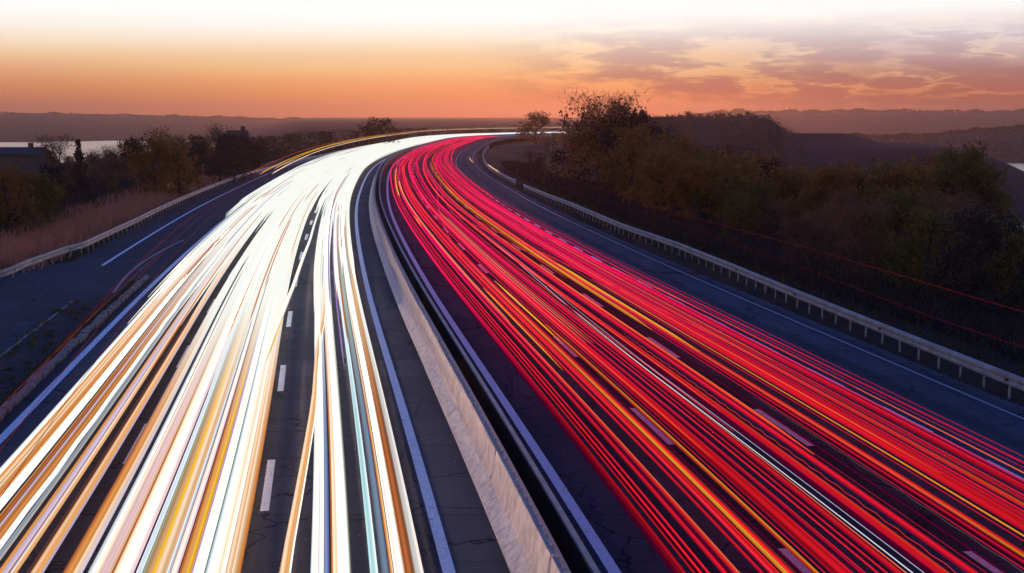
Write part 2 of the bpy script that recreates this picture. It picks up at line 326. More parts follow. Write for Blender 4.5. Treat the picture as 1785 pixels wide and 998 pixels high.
# ------------------------------------------------------------------ sweep of a profile along the road
def sweep(prof, s0, s1, step, uoff=None, closed=False, zoff=None, caps=True):
    n = max(2, int(math.ceil((s1-s0)/step))+1); s = np.linspace(s0, s1, n); V = []
    uo = uoff(s) if uoff else np.zeros(n); zo = zoff(s) if zoff else np.zeros(n)
    for (u, z) in prof:
        x, y = pt(s, u+uo); V.append(np.stack([x, y, z+zo], 1))
    V = np.stack(V, 1).reshape(-1, 3); c = len(prof); F = []
    for i in range(n-1):
        for j in range(c if closed else c-1):
            k = (j+1) % c; F.append((i*c+j, i*c+k, (i+1)*c+k, (i+1)*c+j))
    if closed and caps: F.append(tuple(range(c))[::-1]); F.append(tuple((n-1)*c+q for q in range(c)))
    return V, F
def boxmesh(x0, x1, y0, y1, z0, z1):
    V = [(x0,y0,z0),(x1,y0,z0),(x1,y1,z0),(x0,y1,z0),(x0,y0,z1),(x1,y0,z1),(x1,y1,z1),(x0,y1,z1)]
    return V, [(0,3,2,1),(4,5,6,7),(0,1,5,4),(1,2,6,5),(2,3,7,6),(3,0,4,7)]
def join(parts):
    V = []; F = []
    for v, f in parts:
        o = len(V); V += [tuple(q) for q in v]; F += [tuple(o+i for i in q) for q in f]
    return V, F

# ------------------------------------------------------------------ concrete median barrier
bx, by = pt(20, -1.5)
bar = tag(empty('median_barrier', (float(bx), float(by), 0)), 'long pale concrete median barrier with sloping foot beside the headlight lanes', 'barrier')
def world_child(name, V, F, m, root, **k):
    V = np.asarray(V, dtype=np.float32)-np.array(root.location, dtype=np.float32)
    return mesh(name, V, F, m, root, **k)
SEG = 6.78
for k in range(-4, 78):
    a = 31.1+SEG*k+.045; b = a+SEG-.09
    du = random.uniform(-.012, .012); dz = random.uniform(-.01, .01)
    lower = [(-1.93+du, -.02), (-1.93+du, .07), (-1.66+du, .29), (-1.30+du, .29), (-1.30+du, -.02)]
    V, F = sweep(lower, a, b, 1.13 if a < 160 else 3.4, closed=True)
    f = world_child('barrier_foot', V, F, M['rough_concrete'], bar)
    up = [(-1.655+du, .293), (-1.60+du, .40), (-1.505+du, 1.0+dz), (-1.37+du, 1.0+dz), (-1.31+du, .293)]
    V, F = sweep(up, a, b, 1.13 if a < 160 else 3.4, closed=True)
    world_child('barrier_panel', V, F, M['concrete'], bar)
V, F = sweep([(-1.44,1.012), (-1.44,1.035), (-1.34,1.035), (-1.34,.93), (-1.365,.93), (-1.365,1.012)], 4, 560, 3, closed=True)
world_child('cap_rail', V, F, M['cap'], bar)
bolts = []
for i in range(240):
    s = 6+.55*i; x, y = pt(s, -1.43); h = head(s); v, f = boxmesh(-.025, .025, -.05, .05, 1.036, 1.065)
    ca_, sa_ = math.cos(-h), math.sin(-h)
    bolts.append(([(x+a*ca_-b*sa_, y+a*sa_+b*ca_, c) for a, b, c in v], f))
V, F = join(bolts); tag(world_child('cap_bolts', V, F, M['galv'], bar), kind='stuff')

# ------------------------------------------------------------------ dark ribbed screen behind the barrier
fx, fy = pt(20, -.86)
fen = tag(empty('median_screen', (float(fx), float(fy), 0)), 'low dark ribbed metal screen with pale top rail behind the concrete barrier', 'screen')
for k in range(72):
    a = 6+4*k; b = a+3.96
    if a < 60:
        n = int(4/.1); s = np.linspace(a, b, n*2+1); uu = -.86+.018*np.where(np.arange(n*2+1) % 2, 1, -1)
        x, y = pt(s, uu); V = np.concatenate([np.stack([x, y, np.full_like(x, .02)], 1), np.stack([x, y, np.full_like(x, .86)], 1)])
        N = len(s); F = np.array([(i, i+1, N+i+1, N+i) for i in range(N-1)])
    else:
        V, F = sweep([(-.86, .02), (-.86, .86)], a, b, 2)
    world_child('screen_panel', V, F, M['dark_steel'], fen)
V, F = sweep([(-.91,.865), (-.91,.93), (-.80,.93), (-.80,.865)], 5, 560, 2.5, closed=True)
world_child('top_rail', V, F, M['galv'], fen)

# ------------------------------------------------------------------ roadside guardrails
WB = [(-.03,.0), (0.0,.02), (.05,.06), (.05,.12), (.01,.17), (.01,.21), (.05,.26), (.05,.33), (0.0,.39), (-.07,.40)]   # W-shaped beam, bulging to the traffic
def guardrail(label, us, side, s0, s1, post_step, group, marker=False, zt=.28, drop=0):
    """us: callable u(s); side +1 when the traffic is on the left of the rail"""
    x0, y0 = pt(s0, us(np.array([s0]))[0]); r = tag(empty('guardrail', (float(x0), float(y0), 0)), label, 'guardrail', group)
    pr = [(-side*a, zt+b) for a, b in WB]; bk = [(-side*a+side*.004, zt+b) for a, b in WB[::-1]]
    dipf = lambda s: -drop*np.clip((s0+8-s)/8, 0, 1)**1.5
    a = s0
    while a < s1-.5:
        b = min(a+4.0, s1); V, F = sweep(pr+bk, a, b, 1.0 if a < 150 else 2.0, us, True, dipf)
        world_child('beam_panel', V, F, M['galv'], r); a += 4.0
    hz = 0
    pv, pf = join([boxmesh(-.025, .035, -.022, .022, -.6, zt+.30), boxmesh(-.012-side*.055, .012-side*.035, -.06, .06, zt+.09, zt+.2)])
    pm = None; s = s0+.7; i = 0
    while s < s1:
        x, y = pt(s, us(np.array([s]))[0]+side*.08)
        if pm is None: o = mesh('post', pv, pf, M['galv'], r); pm = o.data
        else: o = bpy.data.objects.new('post', pm); COL.objects.link(o); o.parent = r
        dz = float(dipf(s)); tilt = random.uniform(-.025, .025)
        o.location = (float(x)-r.location[0], float(y)-r.location[1], dz); o.rotation_euler = (tilt, random.uniform(-.02,.02), -head(s))
        if i % 6 == 3 and s < 190:
            q = mesh('reflector', *boxmesh(-.03, .03, -.05, .05, -.04, .04), M['reflector'], r)
            q.location = (float(x)-side*.12*math.cos(head(s))-r.location[0], float(y)+side*.12*math.sin(head(s))-r.location[1], zt+.19+dz); q.rotation_euler = (0, 0, -head(s))
        s += post_step if s < 200 else post_step*2; i += 1
    return r
RS = [4, 36.8, 40.8, 49.4, 56.2, 65.8, 77.5, 84.2, 91, 101.4, 112.8, 124.5, 143.4]
RU = [15.35, 15.4, 15.5, 15.75, 15.95, 16.3, 16.55, 16.35, 16.15, 16.3, 16.4, 16.1, 15.7]
guardrail('long steel guardrail on thin posts along the right shoulder below the woodland', lambda s: np.interp(s, RS, RU), 1, 6, 143.4, 1.5, 'roadside guardrails')
g2 = guardrail('short far guardrail inside the bend with a red and white end marker', lambda s: np.interp(s, [152, 196, 231, 267, 317], [15.65, 15.5, 16.1, 16.35, 16.5]), 1, 152.3, 330, 1.5, 'roadside guardrails')
x, y = pt(151.9, 15.55)
for k in range(4):
    q = mesh('end_marker', *boxmesh(-.14, .14, -.03, .03, .2+.16*k, .36+.16*k), M['white'] if k % 2 else M['redwhite'], g2)
    q.location = (float(x)-g2.location[0], float(y)-g2.location[1], 0)
LS = [66, 70.5, 80.5, 83, 100, 119, 137, 160, 180, 260, 420]; LU = [-23.6, -21.6, -20.7, -20.2, -19.95, -20.05, -20.05, -19.95, -19.3, -16.6, -15.6]
guardrail('steel guardrail with sloping end along the left slip road in front of the trees', lambda s: np.interp(s, LS, LU), -1, 66, 330, 1.6, 'roadside guardrails', drop=.35)

# ------------------------------------------------------------------ rough stone kerbs of the traffic island
def kerb(label, u, s0, s1, h, w):
    x0, y0 = pt(s0, u); r = tag(empty('stone_kerb', (float(x0), float(y0), 0)), label, 'kerb'); s = s0; i = 0
    while s < s1:
        L = random.uniform(.30, .62); a, b = s+.02, s+L; j = random.uniform(-.03, .03); hh = h*random.uniform(.75, 1.15)
        P = [(u-w/2+j, -.02), (u-w/2+j+.015, hh*.8), (u-w/2+j+.05, hh), (u+w/2+j-.04, hh*random.uniform(.85, 1)), (u+w/2+j, hh*.6), (u+w/2+j, -.02)]
        V, F = sweep(P, a, b, .9, closed=True)
        if i < 290: world_child('kerb_stone', V, F, M['stone'], r)
        s += L; i += 1
kerb('rough kerb of broken stones with dry grass along the left lane edge', -14.5, 22, 69.5, .20, .26)
kerb('low cracked kerb between the slip road and the weedy island', -16.68, 24, 62, .07, .13)

# ------------------------------------------------------------------ vegetation
def tube(p0, p1, r0, r1, n=5):
    p0 = np.array(p0); p1 = np.array(p1); d = p1-p0; d /= np.linalg.norm(d)+1e-9
    a = np.cross(d, [0,0,1.]) if abs(d[2]) < .9 else np.cross(d, [1.,0,0]); a /= np.linalg.norm(a); b = np.cross(d, a)
    t = np.arange(n)*2*math.pi/n; c = np.cos(t)[:, None]*a+np.sin(t)[:, None]*b
    V = np.vstack([p0+c*r0, p1+c*r1]); F = [(i, (i+1) % n, n+(i+1) % n, n+i) for i in range(n)]
    return V.tolist(), F
def leaves(cent, spread, n, size, aspect=1.5):
    c = cent[rng.integers(0, len(cent), n)] + rng.normal(0, 1, (n, 3))*spread
    a = rng.normal(0, 1, (n, 3)); a /= np.linalg.norm(a, axis=1)[:, None]; b = rng.normal(0, 1, (n, 3)); b -= (a*b).sum(1)[:, None]*a; b /= np.linalg.norm(b, axis=1)[:, None]
    s = size*rng.uniform(.6, 1.4, (n, 1)); a *= s*aspect/2; b *= s/2
    V = np.stack([c-a, c+b*.9, c+a, c-b*.9], 1).reshape(-1, 3)
    return V, np.arange(4*n).reshape(-1, 4)
def slivers(cent, spread, n, length, width, up=.5):
    c = cent[rng.integers(0, len(cent), n)] + rng.normal(0, 1, (n, 3))*spread
    d = rng.normal(0, 1, (n, 3)); d[:, 2] = np.abs(d[:, 2])+up; d /= np.linalg.norm(d, axis=1)[:, None]
    w = np.cross(d, rng.normal(0, 1, (n, 3))); w /= np.linalg.norm(w, axis=1)[:, None]; L = length*rng.uniform(.5, 1.4, (n, 1))
    V = np.stack([c-w*width/2, c+w*width/2, c+d*L], 1).reshape(-1, 3)
    return V, np.arange(3*n).reshape(-1, 3)
def tree_proto(kind, seed):
    """unit height 1 tree, trunk base at z=0"""
    R = random.Random(seed); parts = []; tips = []
    wide = {'broad': .34, 'bushy': .42, 'twiggy': .36, 'tall': .2, 'cone': .15}[kind]; t0 = {'broad': .28, 'bushy': .12, 'twiggy': .12, 'tall': .2, 'cone': .1}[kind]
    top = (R.uniform(-.04,.04), R.uniform(-.04,.04), .72); mid = (R.uniform(-.03,.03), R.uniform(-.03,.03), t0+.1)
    parts.append(tube((0,0,-.08), mid, .026, .019, 6)); parts.append(tube(mid, top, .019, .007, 5))
    for i in range(9 if kind != 'cone' else 14):
        f = R.uniform(0, 1); z = t0+f*(.62-t0); a = i*2.4+R.uniform(-.4,.4); base = [mid[j]+(top[j]-mid[j])*max(0, (z-mid[2])/(top[2]-mid[2])) for j in (0,1)]+[z]
        rise = R.uniform(.12, .3); L = wide*R.uniform(.6, 1.05)*(1-.35*f if kind != 'cone' else 1.1*(1-f)+.15)
        e = (base[0]+math.cos(a)*L, base[1]+math.sin(a)*L, min(.95, z+rise)); m_ = [(base[j]+e[j])/2+(0,0,-.03)[j]+R.uniform(-.02,.02) for j in range(3)]
        parts.append(tube(base, m_, .010, .007, 4)); parts.append(tube(m_, e, .007, .003, 4)); tips.append(e)
        for _ in range(5):
            b2 = [m_[j]+(e[j]-m_[j])*R.random() for j in range(3)]; e2 = [b2[0]+R.uniform(-.14,.14), b2[1]+R.uniform(-.14,.14), b2[2]+R.uniform(-.02,.17)]
            parts.append(tube(b2, e2, .004, .0015, 3)); tips.append(e2)
    for _ in range(12): e2 = (top[0]+R.uniform(-.16,.16)*wide*3, top[1]+R.uniform(-.16,.16)*wide*3, R.uniform(.72,.97)); parts.append(tube(top, e2, .004, .0015, 3)); tips.append(e2)
    if kind in ('bushy', 'twiggy'):
        for _ in range(22): a = R.uniform(0, 6.28); q = R.uniform(.1, wide*.9); tips.append((math.cos(a)*q, math.sin(a)*q, R.uniform(.08,.4)))
    if kind == 'cone': tips = [(math.cos(a)*q*(1-z), math.sin(a)*q*(1-z), z) for a, q, z in [(R.uniform(0,6.28), R.uniform(0,.26), R.uniform(.08,1)) for _ in range(90)]]
    tips = np.array(tips)
    tv, tf = join(parts)
    if kind == 'twiggy':
        a = slivers(tips, .055, 2800, .075, .0055, .45); b = leaves(tips, .05, 1100, .018)
        return (tv, tf), (a, b)
    n = {'broad': 3000, 'bushy': 3200, 'tall': 2200, 'cone': 1700}[kind]
    return (tv, tf), (leaves(tips, .042 if kind != 'cone' else .02, n, .026), None)
PROTO = {}
def get_proto(kind, k, matname):
    key = (kind, k, matname)
    if key in PROTO: return PROTO[key]
    g = ('geo', kind, k)
    if g not in PROTO: PROTO[g] = tree_proto(kind, k*17+len(kind))
    (tv, tf), (a, b) = PROTO[g]
    tm = PROTO.get(('t', kind, k))
    if tm is None:
        tm = bpy.data.meshes.new('trunk'); tm.from_pydata(tv, [], tf); tm.materials.append(M['bark']); PROTO[('t', kind, k)] = tm
    cm_ = bpy.data.meshes.new('crown')
    V = a[0].tolist(); F = a[1].tolist()
    if b is not None: o = len(V); V += b[0].tolist(); F += (b[1]+o).tolist()
    cm_.from_pydata(V, [], F); cm_.materials.append(M[matname])
    PROTO[key] = (tm, cm_); return PROTO[key]
NTREE = [0]
def tree(name, x, y, H, kind, k, matname, label, cat, group=None, wide=1.0, sink=0):
    tm, cm_ = get_proto(kind, k, matname); z = float(ground(np.array([x]), np.array([y]))[0])-sink
    r = empty(name, (x, y, z), random.uniform(0, 6.28)); r.scale = (H*wide, H*wide, H); tag(r, label, cat, group)
    for n_, me in (('trunk', tm), ('crown', cm_)):
        o = bpy.data.objects.new(n_, me); COL.objects.link(o); o.parent = r
    NTREE[0] += 1
    return r
def at(px, D): return ((px-892.5)/FPX*D, D)
def ztop(yp, D): return CAMH-(yp-HY)*D/FPX
def gz(x, y): return float(ground(np.array([x]), np.array([y]))[0])
def skyline_tree(px, D, ytop, *a, name='tree', wide=1.0, **k):
    x, y = at(px, D); H = max(1.2, (ztop(ytop, D)-gz(x, y))/.97)
    return tree(name, x, y, H, *a, wide=wide, **k)
# single trees one can point to
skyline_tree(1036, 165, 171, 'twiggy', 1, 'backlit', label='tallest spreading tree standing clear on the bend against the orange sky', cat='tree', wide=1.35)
skyline_tree(1060, 168, 182, 'broad', 2, 'rust', label='brown leafy tree just behind the tall spreading tree on the bend', cat='tree', wide=1.2)
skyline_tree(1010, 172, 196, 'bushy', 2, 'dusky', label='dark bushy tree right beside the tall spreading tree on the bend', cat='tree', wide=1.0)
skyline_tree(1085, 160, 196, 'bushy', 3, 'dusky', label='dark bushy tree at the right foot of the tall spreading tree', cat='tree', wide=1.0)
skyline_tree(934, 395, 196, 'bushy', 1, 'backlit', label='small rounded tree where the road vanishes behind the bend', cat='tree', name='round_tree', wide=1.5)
skyline_tree(657, 330, 208, 'bushy', 3, 'dusky', label='lone low dark bush on the horizon left of the bend', cat='bush', name='bush', wide=1.7)
skyline_tree(1672, 112, 260, 'broad', 2, 'olive', label='dark leafy tree with lacy crown against the river at far right', cat='tree', wide=.85)
skyline_tree(268, 128, 228, 'bushy', 2, 'rust', label='large reddish brown bushy tree behind the left guardrail', cat='tree', wide=1.05)
skyline_tree(312, 126, 243, 'bushy', 1, 'rust', label='reddish brown bush just right of the large left bushy tree', cat='tree', wide=1.0)
skyline_tree(387, 150, 222, 'twiggy', 2, 'dusky', label='dark thin crowned tree in front of the house with brown roof', cat='tree')
skyline_tree(409, 156, 236, 'bushy', 3, 'dusky', label='dark shrub under the house with brown roof', cat='bush', name='bush')
skyline_tree(110, 170, 240, 'twiggy', 1, 'twig', label='bare twiggy tree right of the dark roofed house', cat='tree')
skyline_tree(141, 168, 247, 'cone', 1, 'dusky', label='small pointed conifer right of the dark roofed house', cat='conifer', name='conifer_tree')
skyline_tree(12, 88, 290, 'bushy', 1, 'rust', label='orange brown shrub at the left edge of the photo', cat='bush', name='bush')
# right woodland, densest and nearest first
PX = [1085,1130,1180,1230,1280,1330,1380,1420,1450,1480,1515,1560,1600,1650,1710,1760,1785,1850,2100]
PYT = [225,212,238,255,268,274,292,292,284,276,300,272,266,262,285,318,325,325,325]
g_ = 0
wood = []
for row, (D0, f) in enumerate(((190, 1.0), (165, 1.0), (145, .98), (128, .98), (112, .95), (98, .9), (84, .9), (71, .85), (60, .8), (52, .75))):
    px = 1085+random.uniform(0, 30)+(0 if D0 > 100 else (100-D0)*7)
    while px < 1910:
        D = D0*random.uniform(.95, 1.05); x, y = at(px, D); S_, U_ = su([x], [y])
        if U_[0] > 21.5 and not (px > 1725 and row < 6) and not (px > 1400 and row in (0, 1, 2) and random.random() < .3):
            yt = np.interp(px, PX, PYT)+random.uniform(-3, 14)+(0 if row < 3 else random.uniform(0, 26)); z = gz(x, y); H = (ztop(yt, D)-z)/.97
            H = min(H, 13.5)
            if row >= 5: H *= random.uniform(.7, .95)
            H *= 1 if f >= .95 else f
            if H > 2: wood.append((px, D, x, y, H, row))
        px += random.uniform(.55, .95)*FPX/D*4.2
for (px, D, x, y, H, row) in wood:
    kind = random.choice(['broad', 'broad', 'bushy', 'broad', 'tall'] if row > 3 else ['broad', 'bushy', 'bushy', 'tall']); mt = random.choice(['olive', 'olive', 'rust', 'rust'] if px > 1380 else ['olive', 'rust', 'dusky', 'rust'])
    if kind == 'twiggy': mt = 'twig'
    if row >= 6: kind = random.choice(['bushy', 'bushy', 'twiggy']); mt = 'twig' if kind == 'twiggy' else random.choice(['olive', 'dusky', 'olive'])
    nm = {'olive': 'olive green', 'dusky': 'dark dusky', 'rust': 'autumn brown', 'twig': 'bare twiggy'}[mt]
    pos = 'low on the slope behind the right guardrail' if row >= 5 else ('in the right woodland above the river' if px > 1380 else 'in the right woodland below the hill')
    near = next(t for lim, t in ((1180, 'beside the tallest spreading tree'), (1290, 'below the left of the hill'), (1400, 'below the bluff'), (1500, 'in front of the blue slope'), (1640, 'in front of the river'), (9999, 'at the right edge of the photo')) if px < lim)
    pos = ('at the back, ' if row < 3 else 'halfway down, ' if row < 6 else 'by the guardrail, ')+near
    tree('woodland_tree' if row < 6 else 'thicket_shrub', x, y, H, kind, random.randint(1, 3), mt, f'{nm} tree {pos}' if row < 6 else f'{nm} shrub {pos}', 'tree' if row < 6 else 'shrub', f'{nm} {"trees" if row < 6 else "shrubs"} {pos}', wide=random.uniform(.9, 1.25))
# left thicket
PXL = [-80, 0, 90, 150, 230, 300, 350, 420, 440, 480, 560, 640, 700, 900]; PYL = [278, 276, 272, 272, 246, 240, 238, 240, 245, 240, 236, 230, 228, 226]
for row, D0 in enumerate((300, 250, 210, 180, 155, 135, 118, 104, 93, 84)):
    px = -60+random.uniform(0, 40)
    while px < 640:
        D = D0*random.uniform(.95, 1.05); x, y = at(px, D); S_, U_ = su([x], [y])
        if U_[0] < (-24.5 if D < 200 else -27) and not (430 < px < 530 and D > 120 and random.random() < .35):
            yt = np.interp(px, PXL, PYL)+random.uniform(-4, 12)+(0 if row < 3 else random.uniform(0, 30+6*row)); z = gz(x, y); H = (ztop(yt, D)-z)/.97
            H = min(H, 8.5)
            if H < 1.2: H = random.uniform(1.2, 2.2)
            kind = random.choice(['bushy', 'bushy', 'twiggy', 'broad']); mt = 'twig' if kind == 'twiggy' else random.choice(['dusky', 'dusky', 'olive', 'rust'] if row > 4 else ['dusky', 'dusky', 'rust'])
            nm = {'olive': 'olive green', 'dusky': 'dark dusky', 'rust': 'autumn brown', 'twig': 'bare twiggy'}[mt]
            pos = ('behind the left guardrail' if row > 6 else ('midway in the left thicket' if row > 2 else 'deep in the left thicket'))+(', near the photo edge' if px < 110 else ', by the conifer' if px < 200 else ', by the large reddish tree' if px < 330 else ', by the pitched roof house' if px < 450 else ', past the houses')
            tree('thicket_bush', x, y, H, kind, random.randint(1, 3), mt, f'{nm} bush {pos}', 'bush', f'{nm} bushes {pos}', wide=random.uniform(1.0, 1.5))
        px += random.uniform(.8, 1.3)*FPX/D*(4.6 if row > 2 else 5.5)
# low bushes along the horizon beyond the bend, on the hill and inside the bend
for i in range(46):
    px = random.uniform(455, 905); D = random.uniform(330, 640); x, y = at(px, D); S_, U_ = su([x], [y])
    if U_[0] > -24: continue
    yt = np.interp(px, [455, 560, 640, 700, 905], [236, 231, 226, 224, 223])+random.uniform(-3, 6)
    tree('horizon_bush', x, y, max(1.5, ztop(yt, D)-gz(x, y)), 'bushy' if i % 7 else 'cone', 1+i % 3, 'dusky', 'low hazy bush along the horizon beyond the bend', 'bush', 'low bushes along the horizon beyond the bend', wide=random.uniform(1.2, 2.2))
for i in range(60):
    px = random.uniform(960, 1395); D = random.uniform(400, 540); x, y = at(px, D); S_, U_ = su([x], [y])
    if U_[0] < 24: continue
    tree('hill_bush', x, y, random.uniform(1.2, 3.2), random.choice(['bushy', 'twiggy']), 1+i % 3, random.choice(['dusky', 'twig', 'rust']), 'hazy bush on the brown hill beyond the bend', 'bush', 'bushes on the brown hill beyond the bend', wide=random.uniform(1, 1.8))
for i in range(60):
    px = random.uniform(900, 1130); D = random.uniform(175, 330); x, y = at(px, D); S_, U_ = su([x], [y])
    if U_[0] < 19: continue
    tree('scrub_bush', x, y, random.uniform(1.0, 2.8)*(1 if px > 960 else .7), random.choice(['twiggy', 'twiggy', 'bushy']), 1+i % 3, random.choice(['twig', 'dusky', 'twig']), 'greyish leafless scrub bush inside the bend', 'bush', 'leafless scrub bushes inside the bend', wide=random.uniform(1, 1.6))
# grass: verges, slopes
def grass_field(name, n, sfun, ufun, length, width, matname, zlift=0):
    s = sfun(n); u = ufun(n, s); x, y = pt(s, u); z = ground(x, y)+zlift
    c = np.stack([x, y, z], 1); d = rng.normal(0, .35, (n, 3)); d[:, 2] = 1; w = rng.normal(0, 1, (n, 3)); w[:, 2] = 0; w /= np.linalg.norm(w, axis=1)[:, None]
    L = length*rng.uniform(.4, 1.3, (n, 1)); W_ = width*(1+s[:, None]/60)
    V = np.stack([c-w*W_/2, c+w*W_/2, c+d*L], 1).reshape(-1, 3)
    return tag(mesh(name, V, np.arange(3*n).reshape(-1, 3), M[matname]), kind='stuff')
U = rng.uniform
tag(grass_field('dry_grass', 26000, lambda n: U(74, 170, n), lambda n, s: -U(20.8, 27, n)-np.abs(rng.normal(0, 1, n))*1.2, .8, .03, 'drygrass'), 'reddish dry grass growing behind the left guardrail', 'grass')
tag(grass_field('dry_grass', 12000, lambda n: U(66, 84, n), lambda n, s: -U(23, 36, n), .9, .03, 'drygrass'), 'reddish dry grass beyond the start of the left guardrail', 'grass')
tag(grass_field('verge_grass', 16000, lambda n: 24+U(0, 1, n)**2*170, lambda n, s: U(15.05, 20, n), .20, .02, 'darkgrass'), 'sparse brown grass under the right guardrail', 'grass')
tag(grass_field('verge_grass', 9000, lambda n: U(24, 150, n), lambda n, s: U(16.4, 24, n), .4, .03, 'greengrass'), 'dark green grass behind the right guardrail', 'grass')
tag(grass_field('verge_grass', 9000, lambda n: U(80, 330, n), lambda n, s: -np.interp(s, [80, 180, 330], [20.2, 17.5, 15.0])+U(-.9, .7, n), .25, .025, 'greengrass'), 'green strip of verge grass along the left guardrail', 'grass')
tag(grass_field('kerb_grass', 5200, lambda n: U(24, 69, n), lambda n, s: -14.74+rng.normal(0, .17, n)*(.4+np.abs(np.sin(s*.9))), .20, .016, 'greengrass', .15), 'tufts of yellow green grass along the stone kerb', 'grass')
cl = rng.uniform(24, 62, 110); cu = -np.where(rng.random(110) < .5, rng.normal(16.7, .06, 110), rng.uniform(14.9, 16.6, 110)); idx = rng.integers(0, 110, 5200)
tag(grass_field('weed_tufts', 5200, lambda n: cl[idx]+rng.normal(0, .18, n), lambda n, s: cu[idx]+rng.normal(0, .08, n), .14, .015, 'greengrass', .17), 'small weeds growing from cracks of the traffic island', 'weeds')
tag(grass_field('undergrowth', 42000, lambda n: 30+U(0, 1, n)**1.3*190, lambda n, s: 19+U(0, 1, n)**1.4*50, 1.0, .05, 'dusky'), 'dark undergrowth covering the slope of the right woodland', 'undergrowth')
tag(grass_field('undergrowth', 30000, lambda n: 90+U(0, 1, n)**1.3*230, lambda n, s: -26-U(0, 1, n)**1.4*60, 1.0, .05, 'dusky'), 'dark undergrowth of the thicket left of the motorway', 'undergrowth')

# ------------------------------------------------------------------ houses
def house(px, D, yroof, wpx, hpx, roofmat, label, rz=0, name='house'):
    x, y = at(px, D); zt = ztop(yroof, D); wd = wpx/FPX*D; z0 = gz(x, y)-.5; dp = wd*.6; rh = hpx/FPX*D; ze = zt-rh
    r = tag(empty(name, (x, y, z0), rz), label, 'house'); H = ze-z0
    mesh('wall', *boxmesh(-wd/2+.4, wd/2-.4, -dp/2, dp/2, 0, H), M['wall'], r)
    a, b, o = wd/2, dp/2+.5, .05
    V = [(-a,-b,H-.1),(a,-b,H-.1),(a,b,H-.1),(-a,b,H-.1),(-a+rh*.5,0,H+rh),(a-rh*.5,0,H+rh),(-a,-b,H-.3),(a,-b,H-.3),(a,b,H-.3),(-a,b,H-.3)]
    rf = mesh('roof', V, [(0,1,5,4),(2,3,4,5),(1,2,5),(3,0,4),(0,6,7,1),(1,7,8,2),(2,8,9,3),(3,9,6,0),(6,9,8,7)], roofmat, r)
    mesh('chimney', *boxmesh(wd*.12, wd*.12+.7, -.3, .4, H+rh*.5, H+rh+.7), M['wall'], rf)
    for i in range(3):
        cx = -wd/2+wd*(i+.7)/3.4; f = mesh('window', *boxmesh(cx-.65, cx+.65, -dp/2-.05, -dp/2+.02, H*.35, H*.35+1.4), M['palewall'], r)
        mesh('pane', *boxmesh(cx-.5, cx+.5, -dp/2-.07, -dp/2-.052, H*.35+.12, H*.35+1.28), M['glass'], f)
    return r
house(45, 200, 255, 86, 10, M['darkroof'], 'dark roofed house at the far left in front of the river')
house(418, 215, 226, 52, 17, M['roof'], 'house with brown pitched roof behind the dark thin crowned tree')
def shed(px, D, yt, wpx, hpx, label, group, name='farm_building'):
    x, y = at(px, D); wd = wpx/FPX*D; zt = ztop(yt, D); h = hpx/FPX*D
    r = tag(empty(name, (x, y, zt-h)), label, 'building', group)
    mesh('wall', *boxmesh(-wd/2, wd/2, -3, 3, -4, h*.7), M['palewall'], r)
    V = [(-wd/2-.3,-3.4,h*.7+.01),(wd/2+.3,-3.4,h*.7+.01),(wd/2+.3,3.4,h*.7+.01),(-wd/2-.3,3.4,h*.7+.01),(-wd/2-.3,0,h*1.1),(wd/2+.3,0,h*1.1)]
    mesh('roof', V, [(0,1,5,4),(2,3,4,5),(1,2,5),(3,0,4),(0,3,2,1)], M['roof'], r)
shed(1290, 520, 202, 26, 4, 'long low building with pale wall on top of the brown hill', None)
shed(1322, 520, 201, 16, 4, 'short low building with pale wall at the right end of the hilltop', None)
shed(1208, 540, 206, 10, 4, 'small pale building on the left shoulder of the hill', None)
for px, wp in ((1742, 12), (1758, 10), (1775, 14)): shed(px, 3900, 196, wp, 3, 'tiny pale far building on the distant ridge at right', 'far buildings on the distant ridge')
# tree line of the far ridge and of the far left shore, one mass each
def far_wood(name, pxs, D, n, size, label):
    px = rng.uniform(*pxs, n); px = px + 9*np.sin(px/11.); DD = D*(1+rng.uniform(-.03, .03, n)); x = (px-892.5)/FPX*DD; y = DD; z = ground(x, y)
    hh = size*(.35+.65*np.abs(np.sin(px/13.)*np.sin(px/31.+1)))
    c = np.stack([x, y, z+rng.uniform(0, 1, n)*hh], 1); V, F = leaves(c, np.array([.1, .1, .1]), n, size*.5)
    return tag(mesh(name, V, F, M['dusky']), label, 'wood', None, 'stuff')
far_wood('ridge_wood', (1180, 1800), 3950, 5000, 13, 'hazy line of trees along the distant ridge on the right')
far_wood('shore_wood', (1390, 1810), 1480, 5000, 5, 'dark trees along the blue slope across the water')
far_wood('shore_wood', (-20, 540), 4350, 4000, 9, 'hazy trees on top of the far left shore')

def scrub(name, pr, dr, n, size, label, m='dusky', cond=None):
    px = rng.uniform(*pr, n); D = rng.uniform(dr[0]**.5, dr[1]**.5, n)**2; x = (px-892.5)/FPX*D; z = ground(x, D); S_, U_ = su(x, D)
    keep = (z > -31) & (np.abs(U_) > 24) & (np.sin(x/19.+np.sin(D/23.)*2)*np.sin(D/31.)+rng.normal(0, .35, n) > -.1)
    x, D, z = x[keep], D[keep], z[keep]; c = np.stack([x, D, z+.3*size], 1)
    c = np.repeat(c, 9, 0)+rng.normal(0, 1, (len(c)*9, 3))*np.array([size, size, size*.35]); V, F = leaves(c, np.array([.05]*3), len(c), size*.42)
    return tag(mesh(name, V, F, M[m]), label, 'scrub', None, 'stuff')
scrub('slope_scrub', (1350, 1810), (940, 1600), 3500, 3.0, 'dark scrub covering the blue slope across the water')
scrub('slope_scrub', (940, 1400), (340, 640), 2600, 1.2, 'low scrub on the brown hill beyond the bend', 'twig')
scrub('slope_scrub', (440, 900), (280, 900), 2600, 1.6, 'low scrub on the plateau left of the far bend', 'dusky')
scrub('slope_scrub', (890, 1130), (165, 340), 1500, .7, 'greyish scrub inside the bend', 'twig')
